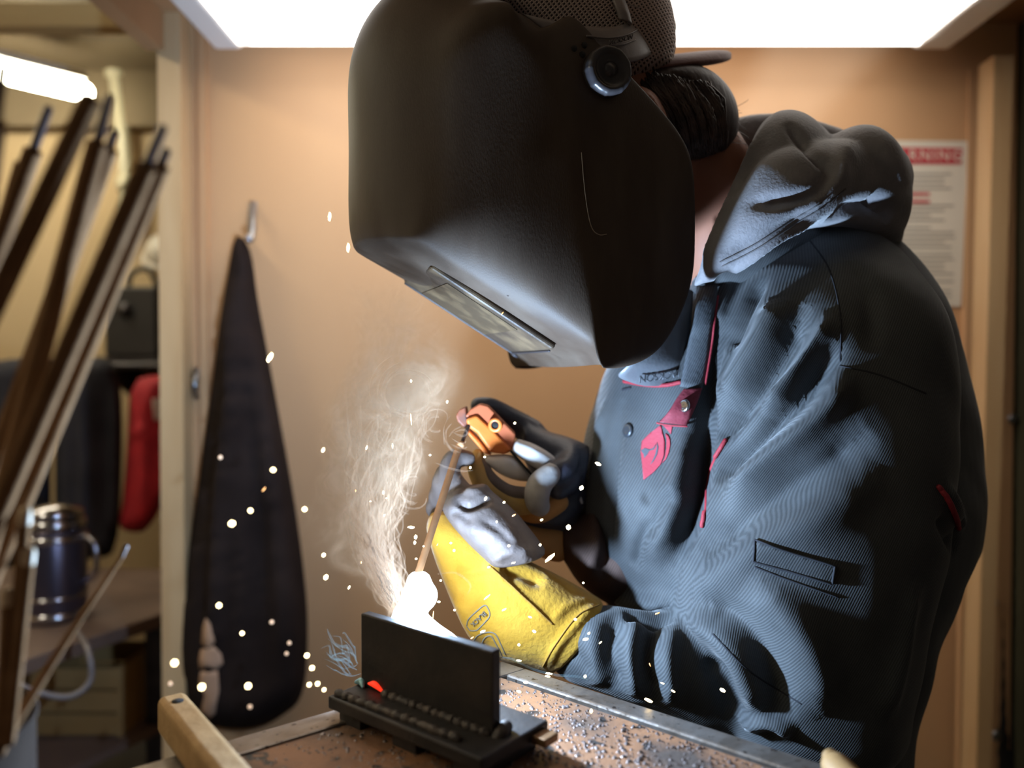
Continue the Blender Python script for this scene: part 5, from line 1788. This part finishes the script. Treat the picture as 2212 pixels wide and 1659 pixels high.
# the plume's axis, radius and strength by height, looked up from the height
AX = [(1345, 868, 0.678, 0.016, 0.10), (1270, 835, 0.682, 0.030, 0.22), (1190, 785, 0.685, 0.042, 0.45), (1090, 785, 0.69, 0.050, 0.75), (980, 810, 0.69, 0.058, 1.0), (890, 845, 0.695, 0.062, 1.0), (800, 860, 0.70, 0.060, 0.6), (720, 850, 0.70, 0.055, 0.28), (600, 800, 0.69, 0.04, 0.0)]
zlo, zhi = P(868, 1345, 0.678).z, P(800, 600, 0.69).z
sx = node(nt, 'ShaderNodeSeparateXYZ')
nt.links.new(tcn.outputs['Object'], sx.inputs[0])
zn = node(nt, 'ShaderNodeMapRange')
zn.inputs['From Min'].default_value = zlo
zn.inputs['From Max'].default_value = zhi
nt.links.new(sx.outputs['Z'], zn.inputs['Value'])
lut = node(nt, 'ShaderNodeValToRGB')
el_ = lut.color_ramp.elements
lut2 = node(nt, 'ShaderNodeValToRGB')
el2 = lut2.color_ramp.elements
for i, (y_, x_, d_, r_, s_) in enumerate(AX):
    p = P(x_, y_, d_)
    pos = (p.z - zlo) / (zhi - zlo)
    for e_, c_ in ((el_, ((p.x + 0.3) / 0.4, (p.y - 0.5) / 0.4, r_ * 10, 1)), (el2, (s_, s_, s_, 1))):
        if i == 0:
            q_ = e_[0]
            q_.position = 0
        elif i == len(AX) - 1:
            q_ = e_[len(e_) - 1]
            q_.position = 1
        else:
            q_ = e_.new(pos)
        q_.color = c_
nt.links.new(zn.outputs[0], lut.inputs[0])
nt.links.new(zn.outputs[0], lut2.inputs[0])
sc3 = node(nt, 'ShaderNodeSeparateColor')
nt.links.new(lut.outputs[0], sc3.inputs[0])


def mth(op, a_, b_=None, c_=None):
    n_ = node(nt, 'ShaderNodeMath', operation=op)
    for i_, v_ in enumerate((a_, b_, c_)):
        if v_ is None:
            continue
        if isinstance(v_, (int, float)):
            n_.inputs[i_].default_value = v_
        else:
            nt.links.new(v_, n_.inputs[i_])
    return n_.outputs[0]


sxw = node(nt, 'ShaderNodeSeparateXYZ')
scw = node(nt, 'ShaderNodeVectorMath', operation='SCALE')
scw.inputs['Scale'].default_value = 0.07
nt.links.new(sb_.outputs[0], scw.inputs[0])
adw = node(nt, 'ShaderNodeVectorMath', operation='ADD')
nt.links.new(tcn.outputs['Object'], adw.inputs[0])
nt.links.new(scw.outputs[0], adw.inputs[1])
nt.links.new(adw.outputs[0], sxw.inputs[0])
dx_ = mth('SUBTRACT', sxw.outputs['X'], mth('MULTIPLY_ADD', sc3.outputs[0], 0.4, -0.3))
dy_ = mth('SUBTRACT', sxw.outputs['Y'], mth('MULTIPLY_ADD', sc3.outputs[1], 0.4, 0.5))
rad_ = mth('SQRT', mth('ADD', mth('MULTIPLY', dx_, dx_), mth('MULTIPLY', dy_, dy_)))
rel = mth('DIVIDE', rad_, mth('MULTIPLY', sc3.outputs[2], 0.1))
fade = node(nt, 'ShaderNodeMapRange')
fade.interpolation_type = 'SMOOTHSTEP'
fade.inputs['From Min'].default_value = 0.45
fade.inputs['From Max'].default_value = 1.0
fade.inputs['To Min'].default_value = 1.0
fade.inputs['To Max'].default_value = 0.0
nt.links.new(rel, fade.inputs['Value'])
dens = mth('MULTIPLY', mth('MULTIPLY', su.outputs[0], fade.outputs[0]), lut2.outputs[0])
dens = mth('MULTIPLY', dens, SMOKE_DENSITY)
nt.links.new(dens, vsn.inputs['Density'])
rows_ = []
for y_, x_, d_, r_, s_ in AX:
    k = (r_ + 0.012) * F / d_
    rows_.append((x_ - k, y_, x_ + k, y_, d_, r_ + 0.012))
smo = mk('weld_smoke', *loft(rows_, 40, 24, 2.0), sm)
tag(smo, 'wispy pale smoke plume rising from the welding arc past the holder', 'smoke', kind='stuff')
# smoke wisps; a copy tinted with arc blue hugs the upright plate
bw = bpy.data.materials.new('smoke_wisp')
bw.use_nodes = True
nt = bw.node_tree
bp_ = nt.nodes['Principled BSDF']
nt.nodes.remove(bp_)
mo = nt.nodes['Material Output']
tr = node(nt, 'ShaderNodeBsdfTransparent')
df = node(nt, 'ShaderNodeBsdfDiffuse')
df.inputs[0].default_value = (0.95, 0.68, 0.48, 1)
tl = node(nt, 'ShaderNodeBsdfTranslucent')
tl.inputs[0].default_value = (0.95, 0.68, 0.48, 1)
m1 = node(nt, 'ShaderNodeMixShader')
nt.links.new(df.outputs[0], m1.inputs[1])
nt.links.new(tl.outputs[0], m1.inputs[2])
m2 = node(nt, 'ShaderNodeMixShader')
m2.inputs[0].default_value = 0.045
nt.links.new(tr.outputs[0], m2.inputs[1])
nt.links.new(m1.outputs[0], m2.inputs[2])
nt.links.new(m2.outputs[0], mo.inputs['Surface'])
wr = random.Random(5)
WV, WF = [], []


def add_wisp(pts, r):
    t = tube(pts, [r * 0.4] + [r] * (len(pts) - 2) + [r * 0.3], len(pts) * 8, 5, cap=False)
    k = len(WV)
    WV.extend(t[0])
    WF.extend([tuple(j + k for j in f) for f in t[1]])


for i in range(150):
    x, y = 862 + wr.uniform(-25, 15), 1325 + wr.uniform(-20, 10)
    d = 0.66 + wr.uniform(-0.008, 0.01)
    pts = [P(x, y, d)]
    tx = wr.uniform(-1, 1)
    nst_ = wr.randint(4, 12)
    for k in range(nst_):
        u = (k + 1) / 12
        y -= wr.uniform(28, 46)
        cx = 862 - 70 * math.sin(min(u * 1.6, 1) * 1.5) + 60 * max(0, u - 0.35) * 1.6
        x = cx + tx * (18 + 75 * u) + wr.uniform(-16, 16)
        d = 0.66 + 0.02 * u + wr.uniform(-0.025, 0.025) * (0.4 + u)
        pts.append(P(x, y, d))
    add_wisp(pts, wr.uniform(0.0004, 0.0011))
for i in range(60):
    # curls in the round puff and around the electrode
    cx, cy, R = wr.choice(((880, 1080, 42), (880, 1060, 36), (840, 960, 60), (930, 930, 40), (985, 955, 26), (870, 860, 70)))
    a0 = wr.uniform(0, 6.28)
    R *= wr.uniform(0.4, 1.05)
    d = 0.675 + wr.uniform(-0.02, 0.02)
    pts = [P(cx + R * math.cos(a0 + t) * 1.0, cy + R * math.sin(a0 + t) * 0.9 - 12 * t, d + 0.006 * math.sin(t * 2)) for t in np.linspace(0, wr.uniform(1.2, 3.6), 7)]
    add_wisp(pts, wr.uniform(0.0004, 0.0009))
for ln in ([(945, 1240), (985, 1238), (1015, 1262), (1010, 1285)], [(990, 1380), (1040, 1400), (1090, 1420)], [(1025, 985), (1005, 1010), (985, 1045), (975, 1065)],
           [(942, 1000), (965, 1010), (1000, 1018), (1022, 1016)]):
    add_wisp([P(x, y, 0.66) for x, y in ln], 0.0008)
wo = mk('smoke_wisps', WV, WF, bw)
tag(wo, 'fine curling strands of lit smoke inside the plume and by the plate end', 'smoke', kind='stuff')

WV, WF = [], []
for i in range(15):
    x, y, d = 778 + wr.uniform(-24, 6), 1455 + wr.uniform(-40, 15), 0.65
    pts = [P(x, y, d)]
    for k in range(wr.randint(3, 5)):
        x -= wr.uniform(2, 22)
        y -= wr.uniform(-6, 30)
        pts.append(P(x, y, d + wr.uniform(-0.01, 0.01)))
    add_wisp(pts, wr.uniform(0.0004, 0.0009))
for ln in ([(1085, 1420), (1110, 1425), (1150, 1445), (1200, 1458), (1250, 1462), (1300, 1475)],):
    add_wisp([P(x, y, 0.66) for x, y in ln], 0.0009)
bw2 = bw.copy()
bw2.name = 'arc_tinted_wisp'
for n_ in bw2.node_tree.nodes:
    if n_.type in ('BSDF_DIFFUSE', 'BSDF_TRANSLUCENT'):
        n_.inputs[0].default_value = (0.55, 0.85, 0.95, 1)  # the arc's blue light is put into the wisp colour
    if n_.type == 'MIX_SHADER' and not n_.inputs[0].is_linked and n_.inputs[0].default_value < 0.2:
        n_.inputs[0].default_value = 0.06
tag(mk('smoke_wisps', WV, WF, bw2), 'thin smoke curls painted blue for arc light at the ends of the upright plate', 'smoke', kind='stuff')

# ------------------------------------------------------------------ sparks
spm = M('spark_glow', (1, 0.9, 0.6), 0.5, emit=(1.0, 0.80, 0.42), estr=9.0)
spd = M('spark_dim', (1, 0.7, 0.5), 0.5, emit=(1.0, 0.66, 0.42), estr=0.55)
spo = M('spark_orange', (1, 0.5, 0.2), 0.5, emit=(1.0, 0.42, 0.12), estr=2.5)
for m_ in (spm, spd, spo):
    m_.cycles.emission_sampling = 'NONE'
bm = bmesh.new()
bmesh.ops.create_icosphere(bm, subdivisions=1, radius=1.0)
smesh = {}
for nm, m_ in (('spark_bead', spm), ('spark_ember', spd), ('spark_streak', spo)):
    me = bpy.data.meshes.new(nm)
    bm.to_mesh(me)
    me.materials.append(m_)
    me.polygons.foreach_set('use_smooth', [True] * len(me.polygons))
    smesh[nm] = me
bm.free()
SP = [  # x, y, half length px, half width px, angle deg, depth, kind
    (712, 468, 14, 4, 85, .80, 0), (752, 535, 14, 4, 85, .80, 0), (583, 772, 22, 8, 60, .95, 0), (888, 906, 18, 1.6, 94, .70, 0), (848, 963, 8, 2.5, 92, .70, 0), (792, 967, 7, 3, 70, .68, 0),
    (698, 972, 10, 5, 65, .9, 0), (476, 988, 9, 9, 0, 1.1, 1), (590, 1015, 10, 9, 0, 1.1, 0), (541, 1103, 9, 9, 0, 1.1, 0), (658, 1100, 10, 9, 0, 1.0, 0), (501, 1131, 14, 12, 10, 1.1, 0), (473, 1308, 10, 10, 0, 1.1, 0),
    (523, 1368, 8, 8, 0, 1.0, 0), (377, 1432, 13, 13, 80, 1.2, 0), (436, 1484, 13, 13, 80, 1.2, 0), (536, 1482, 12, 12, 80, 1.1, 0), (587, 1344, 9, 9, 0, 1.1, 1), (625, 1389, 8, 8, 0, 1.1, 1), (619, 1412, 8, 8, 0, 1.1, 1),
    (663, 1416, 10, 9, 45, 1.0, 0), (674, 1443, 10, 9, 45, 1.0, 0), (668, 1479, 9, 8, 45, 1.0, 0), (686, 1477, 9, 8, 45, 1.0, 0), (700, 1490, 8, 7, 45, .95, 0), (540, 1527, 9, 9, 0, 1.2, 1), (368, 1477, 9, 9, 0, 1.2, 1),
    (699, 1199, 6, 5, 60, .85, 0), (704, 1247, 8, 6, 60, .85, 0), (754, 1269, 6, 3, 60, .75, 0), (888, 1139, 11, 4, -5, .68, 0), (898, 1160, 7, 5, 80, .69, 0), (896, 1172, 6, 4, 80, .69, 0), (888, 823, 5, 3, 90, .7, 0),
    (966, 868, 5, 3, 75, .74, 0), (929, 983, 4, 3, 0, .7, 0), (1047, 987, 4, 3, 0, .74, 0), (1112, 914, 4, 4, 0, .75, 0), (1292, 1002, 10, 5, -30, .72, 0), (1256, 1054, 8, 6, 50, .73, 0), (1228, 1139, 8, 7, 70, .75, 0),
    (1049, 1077, 7, 4, 60, .68, 0), (1016, 1010, 4, 4, 0, .7, 0), (1089, 1085, 4, 4, 0, .74, 0), (1110, 1113, 7, 2.4, 30, .74, 2), (1170, 1123, 5, 3, 30, .76, 0), (1167, 1177, 4, 4, 0, .74, 0), (828, 1064, 6, 3, 85, .68, 0),
    (835, 1076, 3, 2, 0, .68, 0), (800, 1083, 3, 2, 0, .68, 0), (830, 1113, 4, 3, 40, .68, 0), (1073, 1127, 4, 3, 80, .69, 0), (974, 1173, 4, 3, 0, .69, 0), (981, 1189, 4, 4, 0, .69, 0), (1099, 1179, 5, 4, 0, .69, 0),
    (1109, 1216, 7, 3, 20, .68, 0), (1056, 1225, 5, 3, 20, .68, 0), (1188, 1205, 20, 5, 40, .67, 0), (1260, 1259, 4, 3, 0, .69, 0), (1243, 1338, 5, 4, 0, .68, 0), (1265, 1381, 9, 4, 10, .68, 0), (1272, 1368, 5, 3, 40, .68, 0),
    (1420, 1325, 8, 2, 20, .68, 2), (1297, 1388, 6, 2, 40, .68, 0), (1186, 1455, 10, 3, -8, .66, 0), (1183, 1461, 8, 2.5, -8, .66, 0), (1264, 1461, 5, 4, 60, .66, 0), (1121, 1427, 8, 2.6, -6, .66, 0), (1136, 1474, 7, 3, 0, .64, 0),
    (1121, 1494, 7, 3, -20, .63, 0), (1154, 1364, 6, 4, -30, .68, 0), (1145, 1333, 6, 3, -20, .68, 0), (1043, 1364, 9, 3, 20, .67, 0), (1121, 1393, 4, 4, 90, .67, 0), (1089, 1317, 8, 2.5, 30, .68, 0), (1052, 1290, 13, 2, 40, .68, 0),
    (982, 1318, 4, 3, 0, .68, 0), (948, 1300, 5, 3, 0, .68, 0), (1561, 1491, 9, 5, -30, .66, 0), (1401, 1513, 13, 4, -25, .64, 0), (1431, 1476, 6, 2, -25, .66, 0), (1454, 1493, 7, 2.5, -30, .66, 0), (1277, 1536, 6, 4, 80, .62, 0),
    (1285, 1559, 9, 4, -45, .62, 0), (1404, 1436, 6, 1.5, -70, .67, 2), (1125, 1549, 5, 3, 80, .60, 0), (936, 1328, 12, 1.5, 85, .69, 2), (952, 1254, 4, 3, 0, .69, 0), (899, 1207, 4, 3, 0, .69, 0), (911, 1224, 4, 3, 0, .69, 0),
    (1085, 677, 6, 1.6, 50, .70, 2), (915, 1180, 3, 2.5, 0, .68, 0), (945, 1176, 5, 1.5, 60, .68, 2), (1010, 1390, 9, 2, 35, .67, 2), (1020, 1378, 6, 2, 35, .67, 2), (780, 1215, 4, 2, 80, .69, 2), (768, 1060, 4, 2, 90, .69, 2),
    (812, 1330, 4, 3, 0, .69, 0), (570, 1057, 12, 2.5, 50, 1.0, 2),
]
for x, y, hl, hw, ang, d, kd in SP:
    nm = ('spark_bead', 'spark_ember', 'spark_streak')[kd]
    shape = 'faint dull round ember' if kd == 1 else 'thin orange spark trail' if kd == 2 else 'short bright spark streak' if hl > 1.9 * hw else 'round bright spark'
    if x < 720:
        where = 'against the dark apron' if 400 < x < 660 and y > 950 else 'over the floor left of the T joint' if y > 1400 else 'before the plywood wall'
    elif y > 1400:
        where = 'over the rusty table behind the T joint' if x < 1300 else 'beside the dark sleeve at the table edge'
    elif x < 960 and y < 1420:
        where = 'within the smoke above the arc'
    elif x < 1310 and y > 1130:
        where = 'in front of the yellow gauntlet'
    elif x < 1310:
        where = 'around the grey and dark gloves'
    else:
        where = 'in front of the dark sleeve folds'
    if (x, y) == (1085, 677):
        where = 'just under the helmet lens door'
    o = bpy.data.objects.new('spark', smesh[nm])
    COL.objects.link(o)
    k = d / F
    defoc = 0.55 if d > 0.85 else 0.8
    o.location = P(x, y, d)
    o.scale = (hl * k * defoc, hw * k * defoc, hw * k * defoc)
    o.rotation_euler = (0, -math.radians(ang), 0)
    tag(o, shape + ' ' + where, 'spark', shape + 's ' + where)
